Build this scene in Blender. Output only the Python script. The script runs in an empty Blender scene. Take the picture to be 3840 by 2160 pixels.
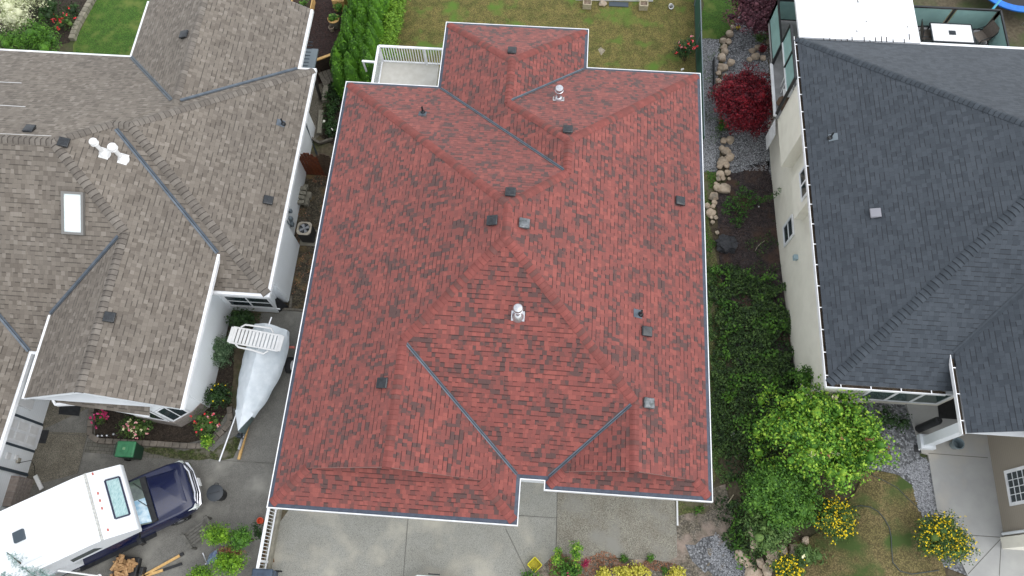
import bpy, bmesh, math, random
import numpy as np
from mathutils import Vector, Matrix, noise as mnoise

# ------------------------------------------------------------------ camera, sky, sun, exposure
scene = bpy.context.scene
col = scene.collection
CAM = [[0.997506, 0.070152, -0.00773], [0.061959, -0.922881, -0.380068], [-0.033796, 0.378641, -0.924926]]
FPX, CAMZ = 2850.0, 28.5
cd = bpy.data.cameras.new('camera'); cam = bpy.data.objects.new('camera', cd); col.objects.link(cam)
cd.sensor_width = 36.0; cd.lens = FPX / 3840.0 * 36.0; cd.clip_end = 2000.0; cd.clip_start = 0.5
m = Matrix.Identity(4)
for i in range(3):
    m[i][0] = CAM[0][i]; m[i][1] = -CAM[1][i]; m[i][2] = -CAM[2][i]
m[2][3] = CAMZ
cam.matrix_world = m
scene.camera = cam
SUN_EL, SUN_AZ = math.radians(62), math.radians(100)      # azimuth clockwise from north (+y)
w = bpy.data.worlds.new("World"); scene.world = w; w.use_nodes = True
nt = w.node_tree; nt.nodes.clear()
sky = nt.nodes.new('ShaderNodeTexSky'); sky.sky_type = 'NISHITA'; sky.sun_disc = False
sky.sun_elevation = SUN_EL; sky.sun_rotation = SUN_AZ; sky.air_density = 1.2; sky.dust_density = 0.6; sky.ozone_density = 1.0
hs = nt.nodes.new('ShaderNodeHueSaturation'); hs.inputs['Saturation'].default_value = 0.2
bg = nt.nodes.new('ShaderNodeBackground'); bg.inputs['Strength'].default_value = 0.15
wo = nt.nodes.new('ShaderNodeOutputWorld')
nt.links.new(sky.outputs[0], hs.inputs['Color']); nt.links.new(hs.outputs[0], bg.inputs['Color']); nt.links.new(bg.outputs[0], wo.inputs['Surface'])
sl = bpy.data.lights.new('sun', 'SUN'); sl.energy = 0.5; sl.angle = math.radians(60); sl.color = (1.0, 0.97, 0.93)
so = bpy.data.objects.new('sun', sl); col.objects.link(so)
sd = Vector((math.sin(SUN_AZ) * math.cos(SUN_EL), math.cos(SUN_AZ) * math.cos(SUN_EL), math.sin(SUN_EL)))
so.rotation_euler = sd.to_track_quat('Z', 'Y').to_euler(); so.location = (30, 30, 60)
scene.view_settings.view_transform = 'Standard'; scene.view_settings.look = 'None'
scene.view_settings.gamma = 1.0; scene.view_settings.use_curve_mapping = False
scene.view_settings.exposure = EXPO = 1.22

rnd = random.Random(7)
rng = np.random.default_rng(11)

# ------------------------------------------------------------------ photo pixel -> place in the world
def ray(px, py):
    a, b = (px - 1920) / FPX, (py - 1080) / FPX
    return Vector(tuple(CAM[0][i] * a + CAM[1][i] * b + CAM[2][i] for i in range(3)))
def at(px, py, z=0.0):
    r = ray(px, py); t = (z - CAMZ) / r.z
    return Vector((r.x * t, r.y * t, z))
def hx(px, py, X):
    r = ray(px, py); t = X / r.x
    return Vector((X, r.y * t, CAMZ + r.z * t))
def hy(px, py, Y):
    r = ray(px, py); t = Y / r.y
    return Vector((r.x * t, Y, CAMZ + r.z * t))
def px_(c, r, x, y): return (c * 960 + x * .37267, r * 540 + y * .37267)
def T(c, r, x, y, z=0.0): return at(*px_(c, r, x, y), z)
def D(x, y, z=0.0): return at(x * 1.4907, y * 1.4907, z)
def ss(t):
    t = max(0.0, min(1.0, t)); return t * t * (3 - 2 * t)
def interp(v, xs, ys):
    return float(np.interp(v, xs, ys))
def zt(x, y):                       # the right-hand plot stands higher towards the street
    a = interp(y, [6.5, 7.5, 9, 12, 15, 18], [1.45, 1.3, 1.0, .55, .2, 0.0])
    b = interp(y, [8.0, 9.5], [1.3, 0.0])
    return ss((x - 6.4) / 2.6) * a + ss((x - 9.2) / 2.6) * b
def att(px, py, up=0.0):
    z = 0.0
    for _ in range(14):
        p = at(px, py, z); z = .5 * z + .5 * (zt(p.x, p.y) + up)
    return at(px, py, z)
def Tt(c, r, x, y, up=0.0): return att(*px_(c, r, x, y), up)
def Dt(x, y, up=0.0): return att(x * 1.4907, y * 1.4907, up)

# ------------------------------------------------------------------ materials
MATS = {}
def newmat(name):
    m = bpy.data.materials.new(name); m.use_nodes = True
    n = m.node_tree.nodes; n.clear()
    o = n.new('ShaderNodeOutputMaterial'); b = n.new('ShaderNodeBsdfPrincipled')
    m.node_tree.links.new(b.outputs[0], o.inputs[0])
    return m, n, m.node_tree.links, b
def rgba(c): return (c[0], c[1], c[2], 1.0)
def srgb(r, g, b, k=1.0):
    f = lambda v: ((v / 255 + .055) / 1.055) ** 2.4 if v > 10 else v / 255 / 12.92
    return (f(r) * k, f(g) * k, f(b) * k)
def noise(n, l, pos, scale, detail=3, rough=.55):
    t = n.new('ShaderNodeTexNoise'); t.inputs['Scale'].default_value = scale
    t.inputs['Detail'].default_value = detail; t.inputs['Roughness'].default_value = rough
    l.new(pos, t.inputs['Vector']); return t.outputs['Fac']
def mr(n, l, v, a, b, c=0., d=1.):
    t = n.new('ShaderNodeMapRange'); t.inputs[1].default_value = a; t.inputs[2].default_value = b
    t.inputs[3].default_value = c; t.inputs[4].default_value = d; l.new(v, t.inputs[0]); return t.outputs[0]
def mix(n, l, f, a, b, mode='MIX'):
    t = n.new('ShaderNodeMix'); t.data_type = 'RGBA'; t.blend_type = mode
    for s, v in ((t.inputs['Factor'], f), (t.inputs[6], a), (t.inputs[7], b)):
        if isinstance(v, (int, float)): s.default_value = v
        elif isinstance(v, tuple): s.default_value = rgba(v)
        else: l.new(v, s)
    return t.outputs[2]
def mth(n, l, op, a, b=None, c=None):
    t = n.new('ShaderNodeMath'); t.operation = op
    for i, v in enumerate((a, b, c)):
        if v is None: continue
        if isinstance(v, (int, float)): t.inputs[i].default_value = v
        else: l.new(v, t.inputs[i])
    return t.outputs[0]
def pm(name, c, rough=.7, metal=0., c2=None, sc=6., lo=.35, hi=.65, c3=None, sc3=.8, lo3=.5, hi3=.65, bump=0., bsc=40., island=0., spec=.4, coat=0., stretch=None, det=4, sheen=0, pebble=None, trans=0., alpha=1.):
    if name in MATS: return MATS[name]
    m, n, l, b = newmat(name)
    g = n.new('ShaderNodeNewGeometry'); pos = g.outputs['Position']
    if stretch:
        mp = n.new('ShaderNodeMapping'); mp.inputs['Scale'].default_value = stretch
        l.new(pos, mp.inputs['Vector']); pos = mp.outputs[0]
    out = tuple(c)
    if c2: out = mix(n, l, mr(n, l, noise(n, l, pos, sc, det), lo, hi), out, tuple(c2))
    if pebble:
        v = n.new('ShaderNodeTexVoronoi'); v.inputs['Scale'].default_value = pebble[0]; l.new(pos, v.inputs['Vector'])
        sp = n.new('ShaderNodeSeparateColor'); l.new(v.outputs['Color'], sp.inputs[0])
        f = mth(n, l, 'MULTIPLY', mr(n, l, v.outputs['Distance'], .0, .75, 1.15, .45), mr(n, l, sp.outputs[0], 0, 1, pebble[1], pebble[2]))
        cc = n.new('ShaderNodeCombineColor')
        for i in range(3): l.new(f, cc.inputs[i])
        out = mix(n, l, 1.0, out, cc.outputs[0], 'MULTIPLY')
    if c3: out = mix(n, l, mr(n, l, noise(n, l, g.outputs['Position'], sc3, 3), lo3, hi3), out, tuple(c3))
    if island:
        f = mr(n, l, g.outputs['Random Per Island'], 0, 1, 1 - island, 1 + island)
        cc = n.new('ShaderNodeCombineColor')
        for i in range(3): l.new(f, cc.inputs[i])
        out = mix(n, l, 1.0, out, cc.outputs[0], 'MULTIPLY')
    if isinstance(out, tuple): b.inputs['Base Color'].default_value = rgba(out)
    else: l.new(out, b.inputs['Base Color'])
    b.inputs['Roughness'].default_value = rough; b.inputs['Metallic'].default_value = metal
    b.inputs['Specular IOR Level'].default_value = spec; b.inputs['Coat Weight'].default_value = coat
    if trans: b.inputs['Transmission Weight'].default_value = trans
    if alpha < 1: b.inputs['Alpha'].default_value = alpha
    if bump:
        bp = n.new('ShaderNodeBump'); bp.inputs['Strength'].default_value = bump; bp.inputs['Distance'].default_value = .02
        l.new(noise(n, l, pos, bsc, 3), bp.inputs['Height']); l.new(bp.outputs[0], b.inputs['Normal'])
    MATS[name] = m; return m

def shingle(name, stops, e=.143, tw=.165, band=.55, bandh=.2, vari=.12, sheen=0.0):
    """laminated shingles: courses e tall, random tabs with their own granule colour and a printed dark band under the tabs above"""
    m, n, l, b = newmat(name)
    uv = n.new('ShaderNodeUVMap'); uv.uv_map = 'UVMap'
    sp = n.new('ShaderNodeSeparateXYZ'); l.new(uv.outputs[0], sp.inputs[0])
    ry = mth(n, l, 'DIVIDE', sp.outputs[1], e); row = mth(n, l, 'FLOOR', ry); fy = mth(n, l, 'FRACT', ry)
    wr = n.new('ShaderNodeTexWhiteNoise'); wr.noise_dimensions = '1D'; l.new(row, wr.inputs['W'])
    ux = mth(n, l, 'ADD', mth(n, l, 'DIVIDE', sp.outputs[0], tw), mth(n, l, 'MULTIPLY', wr.outputs['Value'], 17.0))
    cb = n.new('ShaderNodeCombineXYZ'); l.new(mth(n, l, 'MULTIPLY', ux, .45), cb.inputs[0]); l.new(mth(n, l, 'MULTIPLY', row, 5.37), cb.inputs[1])
    wv = noise(n, l, cb.outputs[0], 1.0, 1)
    ux = mth(n, l, 'ADD', ux, mth(n, l, 'MULTIPLY', wv, 1.3))
    cell = mth(n, l, 'FLOOR', ux); fx = mth(n, l, 'FRACT', ux)
    cc = n.new('ShaderNodeCombineXYZ'); l.new(cell, cc.inputs[0]); l.new(row, cc.inputs[1])
    wn = n.new('ShaderNodeTexWhiteNoise'); wn.noise_dimensions = '3D'; l.new(cc.outputs[0], wn.inputs['Vector'])
    sc = n.new('ShaderNodeSeparateColor'); l.new(wn.outputs['Color'], sc.inputs[0])
    # patches where darker tabs gather
    pn = noise(n, l, uv.outputs[0], 1.2, 3)
    val = mth(n, l, 'ADD', sc.outputs[0], mr(n, l, pn, .35, .65, -vari, vari))
    cr = n.new('ShaderNodeValToRGB'); cr.color_ramp.interpolation = 'CONSTANT'
    els = cr.color_ramp.elements
    while len(els) < len(stops): els.new(.5)
    for i, (p, c) in enumerate(stops): els[i].position = p; els[i].color = rgba(c)
    l.new(val, cr.inputs[0])
    out = cr.outputs[0]
    gr = noise(n, l, uv.outputs[0], 55, 3)
    out = mix(n, l, 1.0, out, mix(n, l, mr(n, l, gr, .25, .75), (.86, .86, .86), (1.12, 1.12, 1.12)), 'MULTIPLY')
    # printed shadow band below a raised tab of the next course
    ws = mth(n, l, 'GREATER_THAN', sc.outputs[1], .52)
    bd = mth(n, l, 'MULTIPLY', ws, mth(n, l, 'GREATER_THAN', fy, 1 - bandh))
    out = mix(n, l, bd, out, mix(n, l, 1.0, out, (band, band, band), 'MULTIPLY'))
    ln = mth(n, l, 'MAXIMUM', mth(n, l, 'GREATER_THAN', fy, .955), mth(n, l, 'LESS_THAN', fx, .045))
    out = mix(n, l, mth(n, l, 'MULTIPLY', ln, .45), out, mix(n, l, 1.0, out, (.45, .42, .42), 'MULTIPLY'))
    # broad weathering
    wt = noise(n, l, uv.outputs[0], .35, 4)
    out = mix(n, l, 1.0, out, mix(n, l, mr(n, l, wt, .3, .7), (.93, .93, .94), (1.06, 1.05, 1.05)), 'MULTIPLY')
    l.new(out, b.inputs['Base Color']); b.inputs['Roughness'].default_value = .85
    b.inputs['Specular IOR Level'].default_value = .35; b.inputs['Sheen Weight'].default_value = sheen; b.inputs['Sheen Roughness'].default_value = .5
    h = mth(n, l, 'ADD', mth(n, l, 'MULTIPLY', mth(n, l, 'SUBTRACT', 1.0, fy), .7), mth(n, l, 'MULTIPLY', mth(n, l, 'LESS_THAN', sc.outputs[2], .5), .5))
    h = mth(n, l, 'ADD', h, mth(n, l, 'MULTIPLY', gr, .35))
    bp = n.new('ShaderNodeBump'); bp.inputs['Strength'].default_value = .6; bp.inputs['Distance'].default_value = .008
    l.new(h, bp.inputs['Height']); l.new(bp.outputs[0], b.inputs['Normal'])
    MATS[name] = m; return m
def capmat(name, stops, k=1.0):
    m, n, l, b = newmat(name)
    g = n.new('ShaderNodeNewGeometry')
    cr = n.new('ShaderNodeValToRGB'); cr.color_ramp.interpolation = 'CONSTANT'; els = cr.color_ramp.elements
    while len(els) < len(stops): els.new(.5)
    for i, (p, c) in enumerate(stops): els[i].position = p; els[i].color = rgba(tuple(v * k for v in c))
    l.new(g.outputs['Random Per Island'], cr.inputs[0])
    gr = noise(n, l, g.outputs['Position'], 60, 3); g2 = noise(n, l, g.outputs['Position'], 5, 2)
    out = mix(n, l, 1.0, cr.outputs[0], mix(n, l, mr(n, l, gr, .3, .7), (.88, .88, .88), (1.1, 1.1, 1.1)), 'MULTIPLY')
    out = mix(n, l, 1.0, out, mix(n, l, mr(n, l, g2, .3, .7), (.85, .85, .85), (1.1, 1.1, 1.1)), 'MULTIPLY')
    l.new(out, b.inputs['Base Color']); b.inputs['Roughness'].default_value = .85; b.inputs['Specular IOR Level'].default_value = .35
    MATS[name] = m; return m
def siding(name, c, period=.12, axis=2, dark=.8):
    m, n, l, b = newmat(name)
    g = n.new('ShaderNodeNewGeometry'); sp = n.new('ShaderNodeSeparateXYZ'); l.new(g.outputs['Position'], sp.inputs[0])
    f = mth(n, l, 'FRACT', mth(n, l, 'DIVIDE', sp.outputs[axis], period))
    li = mth(n, l, 'LESS_THAN', f, .12)
    out = mix(n, l, li, tuple(c), tuple(v * dark for v in c))
    out = mix(n, l, mr(n, l, noise(n, l, g.outputs['Position'], 1.3, 4), .35, .7), out, mix(n, l, 1.0, out, (.95, .95, .94), 'MULTIPLY'))
    l.new(out, b.inputs['Base Color']); b.inputs['Roughness'].default_value = .55
    bp = n.new('ShaderNodeBump'); bp.inputs['Strength'].default_value = .5; bp.inputs['Distance'].default_value = .012
    l.new(f, bp.inputs['Height']); l.new(bp.outputs[0], b.inputs['Normal'])
    MATS[name] = m; return m
def brickmat(name, c1, c2, mortar, sc=1.0, bw=.22, bh=.07, axes=None):
    m, n, l, b = newmat(name)
    g = n.new('ShaderNodeNewGeometry'); t = n.new('ShaderNodeTexBrick')
    v = g.outputs['Position']
    if axes:
        sp = n.new('ShaderNodeSeparateXYZ'); l.new(v, sp.inputs[0]); cb = n.new('ShaderNodeCombineXYZ')
        l.new(sp.outputs[axes[0]], cb.inputs[0]); l.new(sp.outputs[axes[1]], cb.inputs[1]); v = cb.outputs[0]
    l.new(v, t.inputs['Vector']); t.inputs['Color1'].default_value = rgba(c1); t.inputs['Color2'].default_value = rgba(c2); t.inputs['Mortar'].default_value = rgba(mortar)
    t.inputs['Scale'].default_value = 1.0; t.inputs['Brick Width'].default_value = bw; t.inputs['Row Height'].default_value = bh; t.inputs['Mortar Size'].default_value = .008
    out = mix(n, l, mr(n, l, noise(n, l, g.outputs['Position'], 9, 4), .3, .7), t.outputs[0], mix(n, l, 1.0, t.outputs[0], (.75, .75, .72), 'MULTIPLY'))
    l.new(out, b.inputs['Base Color']); b.inputs['Roughness'].default_value = .85
    MATS[name] = m; return m

KA = .56            # what a sheet of each roof has to be so that it reads as photographed under this sky
def sg(r, g, b): return srgb(r, g, b, KA)
RB = [(0.0, sg(112, 83, 79)), (.15, sg(137, 86, 80)), (.32, sg(155, 90, 83)), (.62, sg(165, 93, 85)), (.9, sg(178, 101, 91))]
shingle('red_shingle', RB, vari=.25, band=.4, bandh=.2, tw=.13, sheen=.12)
capmat('red_cap', [(0.0, sg(132, 88, 82)), (.1, sg(152, 88, 81)), (.3, sg(162, 91, 84)), (.6, sg(169, 94, 86)), (.85, sg(157, 89, 82))])
TB = [(0.0, sg(129, 120, 109)), (.16, sg(139, 130, 119)), (.45, sg(146, 137, 125)), (.74, sg(152, 143, 131)), (.92, sg(162, 153, 141))]
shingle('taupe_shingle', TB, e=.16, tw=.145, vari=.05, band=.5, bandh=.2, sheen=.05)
capmat('taupe_cap', [(0.0, sg(132, 124, 115)), (.3, sg(141, 133, 124)), (.6, sg(148, 140, 130)), (.85, sg(154, 146, 136))])
SB = [(0.0, sg(72, 80, 88)), (.2, sg(78, 86, 94)), (.5, sg(82, 90, 98)), (.8, sg(86, 94, 102))]
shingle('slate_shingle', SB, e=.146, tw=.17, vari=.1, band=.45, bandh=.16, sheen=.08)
capmat('slate_cap', [(0.0, sg(74, 82, 90)), (.4, sg(79, 87, 95)), (.7, sg(83, 91, 99))])
pm('red_butt', sg(132, 72, 66), .9); pm('taupe_butt', sg(90, 83, 77), .9); pm('slate_butt', sg(46, 52, 58), .9)
WHITE = pm('white_paint', (.84, .85, .86), .35, c2=(.70, .71, .72), sc=2.5)
WHITE2 = pm('white_plastic', (.74, .74, .73), .4, c2=(.66, .66, .65), sc=3)
GUARD = pm('gutter_guard', srgb(66, 74, 88), .5, c2=srgb(54, 60, 72), sc=9)
DKGREY = pm('dark_metal', srgb(52, 58, 62), .35, metal=.6)
VALLEY = pm('valley_metal', srgb(96, 104, 112), .42, metal=.5, c2=srgb(80, 88, 96), sc=4)
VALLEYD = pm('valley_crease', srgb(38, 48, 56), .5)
GALV = pm('galvanised', (.62, .63, .65), .28, metal=.85, c2=(.45, .46, .48), sc=12)
VENTB = pm('vent_black', srgb(24, 27, 30), .16, spec=.6, c2=srgb(40, 44, 47), sc=9)
BLACK = pm('black_plastic', srgb(30, 31, 33), .45, c2=srgb(42, 43, 45), sc=8)
RUBBER = pm('rubber', srgb(24, 24, 25), .8)
CHROME = pm('chrome', (.8, .8, .82), .12, metal=1.0)
GLASSD = pm('window_glass', srgb(40, 52, 56), .06, spec=.9)
SIDEW = siding('white_siding', (.84, .87, .89), .11, 2, .9)
WALLP = pm('white_wall', (.74, .77, .79), .6, c2=(.68, .71, .73), sc=1.5)
STUCCO = pm('beige_stucco', srgb(230, 226, 212), .85, c2=srgb(222, 218, 204), sc=1.6, c3=srgb(212, 207, 193), sc3=.5, lo3=.6, hi3=.75, bump=.3, bsc=120)
STUCCO2 = siding('beige_siding', srgb(150, 141, 128), .1, 2, .85)
SLATETRIM = pm('grey_trim', srgb(62, 72, 80), .5)
TIMBER = pm('raw_timber', srgb(206, 170, 112), .65, c2=srgb(186, 146, 88), sc=14, stretch=(1, 1, .3), island=.08)
TIMBERW = pm('grey_timber', srgb(112, 108, 98), .8, c2=srgb(86, 80, 72), sc=10, island=.14)
DARKWOOD = pm('brown_wood', srgb(88, 46, 26), .6, c2=srgb(60, 32, 20), sc=11, island=.2)
STONE = pm('sandstone', srgb(190, 174, 154), .9, c2=srgb(164, 146, 126), sc=5, c3=srgb(132, 124, 112), sc3=2.2, lo3=.52, hi3=.68, bump=.5, bsc=22, island=.12)
CONCB = pm('concrete_block', srgb(140, 136, 122), .9, c2=srgb(116, 112, 100), sc=12, island=.1)

# ------------------------------------------------------------------ mesh helpers
class MB:
    def __init__(s, M=None): s.v = []; s.f = []; s.mi = []; s.M = M; s.cur = 0; s.uv = None
    def add(s, vs, fs):
        b = len(s.v)
        for p in vs:
            p = Vector(p)
            s.v.append(s.M @ p if s.M else p)
        for f in fs: s.f.append([b + i for i in f]); s.mi.append(s.cur)
        return s
    def box(s, x0, x1, y0, y1, z0, z1):
        vs = [(x0, y0, z0), (x1, y0, z0), (x1, y1, z0), (x0, y1, z0), (x0, y0, z1), (x1, y0, z1), (x1, y1, z1), (x0, y1, z1)]
        return s.add(vs, [(0, 3, 2, 1), (4, 5, 6, 7), (0, 1, 5, 4), (1, 2, 6, 5), (2, 3, 7, 6), (3, 0, 4, 7)])
    def hexa(s, b4, t4):
        return s.add(list(b4) + list(t4), [(0, 3, 2, 1), (4, 5, 6, 7), (0, 1, 5, 4), (1, 2, 6, 5), (2, 3, 7, 6), (3, 0, 4, 7)])
    def bar(s, a, b, w, h, up=(0, 0, 1)):
        a, b = Vector(a), Vector(b); d = (b - a).normalized(); u = Vector(up)
        if abs(d.dot(u)) > .98: u = Vector((0, 1, 0))
        r = d.cross(u).normalized() * w / 2; t = r.cross(d).normalized() * h / 2
        return s.hexa([a - r - t, a + r - t, a + r + t, a - r + t], [b - r - t, b + r - t, b + r + t, b - r + t])
    def prism(s, poly, z0, z1):
        n = len(poly); vs = [(p[0], p[1], z0) for p in poly] + [(p[0], p[1], z1) for p in poly]
        return s.add(vs, [tuple(range(n - 1, -1, -1)), tuple(range(n, 2 * n))] + [(i, (i + 1) % n, n + (i + 1) % n, n + i) for i in range(n)])
    def ring(s, secs, closed=False, cap=True):
        n = len(secs[0]); vs = [p for sec in secs for p in sec]; fs = []
        for k in range(len(secs) - 1):
            for i in range(n): fs.append((k * n + i, k * n + (i + 1) % n, (k + 1) * n + (i + 1) % n, (k + 1) * n + i))
        if cap: fs.append(tuple(range(n - 1, -1, -1))); fs.append(tuple(range((len(secs) - 1) * n, len(secs) * n)))
        return s.add(vs, fs)
    def lathe(s, c, prof, n=16, ax=None):
        c = Vector(c); ax = Vector(ax or (0, 0, 1)).normalized(); u = ax.orthogonal().normalized(); w = ax.cross(u)
        secs = [[c + ax * z + (u * math.cos(2 * math.pi * i / n) + w * math.sin(2 * math.pi * i / n)) * r for i in range(n)] for r, z in prof]
        return s.ring(secs)
    def tube(s, pts, r, n=8, r2=None):
        pts = [Vector(p) for p in pts]; secs = []
        for i, p in enumerate(pts):
            d = (pts[min(i + 1, len(pts) - 1)] - pts[max(i - 1, 0)]).normalized()
            u = d.cross(Vector((0, 0, 1)))
            if u.length < .05: u = d.cross(Vector((0, 1, 0)))
            u.normalize(); w = d.cross(u)
            rr = r if r2 is None else r + (r2 - r) * i / (len(pts) - 1)
            secs.append([p + (u * math.cos(2 * math.pi * k / n) + w * math.sin(2 * math.pi * k / n)) * rr for k in range(n)])
        return s.ring(secs)
    def build(s, name, mats, parent=None, loc=None, smooth=False, bevel=0, kind=None):
        me = bpy.data.meshes.new(name)
        o = bpy.data.objects.new(name, me); col.objects.link(o)
        off = Vector((0, 0, 0))
        if parent is not None:
            o.parent = parent; q = parent
            while q is not None: off += q.location; q = q.parent
        elif loc is not None: o.location = Vector(loc); off = Vector(loc)
        me.from_pydata([tuple(p - off) for p in s.v], [], s.f)
        if not isinstance(mats, (list, tuple)): mats = [mats]
        for mm in mats: me.materials.append(MATS[mm] if isinstance(mm, str) else mm)
        me.polygons.foreach_set('material_index', s.mi)
        if smooth: me.polygons.foreach_set('use_smooth', [True] * len(s.f))
        if s.uv:
            ul = me.uv_layers.new(name='UVMap')
            flat = [c for f in s.uv for uvc in f for c in uvc]
            ul.data.foreach_set('uv', flat)
        me.update()
        if bevel:
            md = o.modifiers.new('bevel', 'BEVEL'); md.width = bevel; md.segments = 3; md.limit_method = 'ANGLE'; md.angle_limit = math.radians(40)
            if smooth: me.set_sharp_from_angle(angle=math.radians(50))
        elif smooth: me.set_sharp_from_angle(angle=math.radians(45))
        if kind: o['kind'] = kind
        return o
def tag(o, label, cat, group=None, kind=None):
    if kind: o['kind'] = kind
    if label: o['label'] = label
    if cat: o['category'] = cat
    if group: o['group'] = group
    return o
def empty(name, loc, label=None, cat=None, group=None):
    o = bpy.data.objects.new(name, None); col.objects.link(o); o.location = Vector(loc); o.empty_display_size = .2
    return tag(o, label, cat, group)
def copy_tree(o, parent=None):
    c = o.copy(); col.objects.link(c); c.parent = parent
    for ch in [x for x in bpy.data.objects if x.parent == o]: copy_tree(ch, c)
    return c

# flat zones of ground
def sheet(name, pts, lvl, mat, kind='structure', terrain=False, jag=0.0, thick=0.0, parent=None):
    pts = [Vector((p[0], p[1], 0)) for p in pts]
    if jag:
        q = []
        for i, p in enumerate(pts):
            r = pts[(i + 1) % len(pts)]; k = max(1, int((r - p).length / .25))
            for j in range(k):
                t = p.lerp(r, j / k); nn = mnoise.noise_vector(t * 1.7) * jag + mnoise.noise_vector(t * 5.3) * jag * .5
                q.append(Vector((t.x + nn.x, t.y + nn.y, 0)))
        pts = q
    bm = bmesh.new(); vs = [bm.verts.new(p) for p in pts]
    es = [bm.edges.new((vs[i], vs[(i + 1) % len(vs)])) for i in range(len(vs))]
    bmesh.ops.triangle_fill(bm, use_beauty=True, use_dissolve=False, edges=es)
    if terrain:
        xs = [p.x for p in pts]; ys = [p.y for p in pts]
        for ax, lo, hi in ((0, min(xs), max(xs)), (1, min(ys), max(ys))):
            k = math.floor(lo / .4) * .4
            while k < hi:
                pc = Vector((k, 0, 0)) if ax == 0 else Vector((0, k, 0)); pn = Vector((1, 0, 0)) if ax == 0 else Vector((0, 1, 0))
                bmesh.ops.bisect_plane(bm, geom=bm.verts[:] + bm.edges[:] + bm.faces[:], plane_co=pc, plane_no=pn); k += .4
        for v in bm.verts: v.co.z = zt(v.co.x, v.co.y)
    for v in bm.verts: v.co.z += lvl
    bmesh.ops.recalc_face_normals(bm, faces=bm.faces[:])
    if bm.faces and sum(f.normal.z for f in bm.faces) < 0: bmesh.ops.reverse_faces(bm, faces=bm.faces[:])
    me = bpy.data.meshes.new(name); bm.to_mesh(me); bm.free()
    me.materials.append(MATS[mat] if isinstance(mat, str) else mat)
    o = bpy.data.objects.new(name, me); col.objects.link(o)
    if kind: o['kind'] = kind
    return o

# foliage: many small leaf faces
def leaves(name, mat, parent, C, N, size, asp=.55, spread=.9, kind=None, loc=None):
    C = np.asarray(C, float); N = np.asarray(N, float); k = len(C)
    N = N + rng.normal(0, spread, (k, 3)); N /= np.linalg.norm(N, axis=1)[:, None] + 1e-9
    A = np.cross(N, rng.normal(0, 1, (k, 3))); A /= np.linalg.norm(A, axis=1)[:, None] + 1e-9
    B = np.cross(N, A); s = size * rng.uniform(.6, 1.35, (k, 1))
    P = np.stack([C - A * s * .5, C + B * s * asp * .5 + N * s * .06, C + A * s * .5, C - B * s * asp * .5 + N * s * .06], 1).reshape(-1, 3)
    o = bpy.data.objects.new(name, bpy.data.meshes.new(name)); col.objects.link(o)
    off = np.zeros(3)
    if parent is not None:
        o.parent = parent; q = parent
        while q is not None: off += np.array(q.location); q = q.parent
    elif loc is not None: o.location = Vector(loc); off = np.array(loc)
    P = P - off; me = o.data
    me.vertices.add(4 * k); me.vertices.foreach_set('co', P.ravel())
    me.loops.add(4 * k); me.loops.foreach_set('vertex_index', np.arange(4 * k, dtype=np.int32))
    me.polygons.add(k); me.polygons.foreach_set('loop_start', np.arange(0, 4 * k, 4, dtype=np.int32)); me.polygons.foreach_set('loop_total', np.full(k, 4, dtype=np.int32))
    me.update(calc_edges=True); me.materials.append(MATS[mat] if isinstance(mat, str) else mat)
    if kind: o['kind'] = kind
    return o
def leafmat(name, cols, rough=.6):
    """each leaf its own shade"""
    m, n, l, b = newmat(name)
    g = n.new('ShaderNodeNewGeometry'); cr = n.new('ShaderNodeValToRGB'); els = cr.color_ramp.elements
    while len(els) < len(cols): els.new(.5)
    for i, c in enumerate(cols): els[i].position = i / (len(cols) - 1); els[i].color = rgba(c)
    f = mth(n, l, 'ADD', g.outputs['Random Per Island'], mr(n, l, noise(n, l, g.outputs['Position'], 3.2, 3), .3, .7, -.3, .3))
    l.new(f, cr.inputs[0]); l.new(cr.outputs[0], b.inputs['Base Color'])
    b.inputs['Roughness'].default_value = rough; b.inputs['Specular IOR Level'].default_value = .3
    b.inputs['Transmission Weight'].default_value = 0
    MATS[name] = m; return m
def blobs(c, R, n, r, seed, flat=0):
    """sub-clumps covering an ellipsoid: uneven outline"""
    q = np.random.default_rng(seed); out = []
    for i in range(n):
        d = q.normal(0, 1, 3); d /= np.linalg.norm(d)
        if d[2] < -.35: d[2] *= -.6
        k = q.uniform(.45, 1.0) if i > n * .25 else q.uniform(0, .5)
        rr = r * q.uniform(.65, 1.3)
        out.append((c[0] + d[0] * R[0] * k, c[1] + d[1] * R[1] * k, c[2] + d[2] * R[2] * k, rr))
    return out
def leafpts(bl, per, gz=0.0, inner=.35):
    Cs = []; Ns = []; cen = np.mean([[b[0], b[1], b[2]] for b in bl], axis=0)
    for (x, y, z, r) in bl:
        k = int(per * r * r) + 3
        d = rng.normal(0, 1, (k, 3)); d /= np.linalg.norm(d, axis=1)[:, None]
        rad = r * (1 - inner * rng.uniform(0, 1, (k, 1)) ** 1.5) * rng.uniform(.85, 1.2, (k, 1))
        P = np.array([x, y, z]) + d * rad * np.array([1, 1, .85])
        P += np.array([tuple(mnoise.noise_vector(Vector(p_) * (1.3 / r))) for p_ in P]) * r * .55 + rng.normal(0, .06 * r, (k, 3))
        ok = P[:, 2] > gz + .03
        Cs.append(P[ok]); Ns.append((d + np.array([0, 0, .5]))[ok])
    return np.concatenate(Cs), np.concatenate(Ns)
def cores(mb, bl, k=.72, seed=0):
    for (x, y, z, r) in bl:
        bm = bmesh.new(); bmesh.ops.create_icosphere(bm, subdivisions=2, radius=r * k)
        vs = []
        for v in bm.verts:
            n_ = 1 + .25 * mnoise.noise(v.co * (2.5 / r) + Vector((x, y, z)) * 3)
            vs.append(Vector((x, y, max(.02, z))) + v.co * n_)
        mb.add(vs, [[v.index for v in f.verts] for f in bm.faces]); bm.free()
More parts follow.
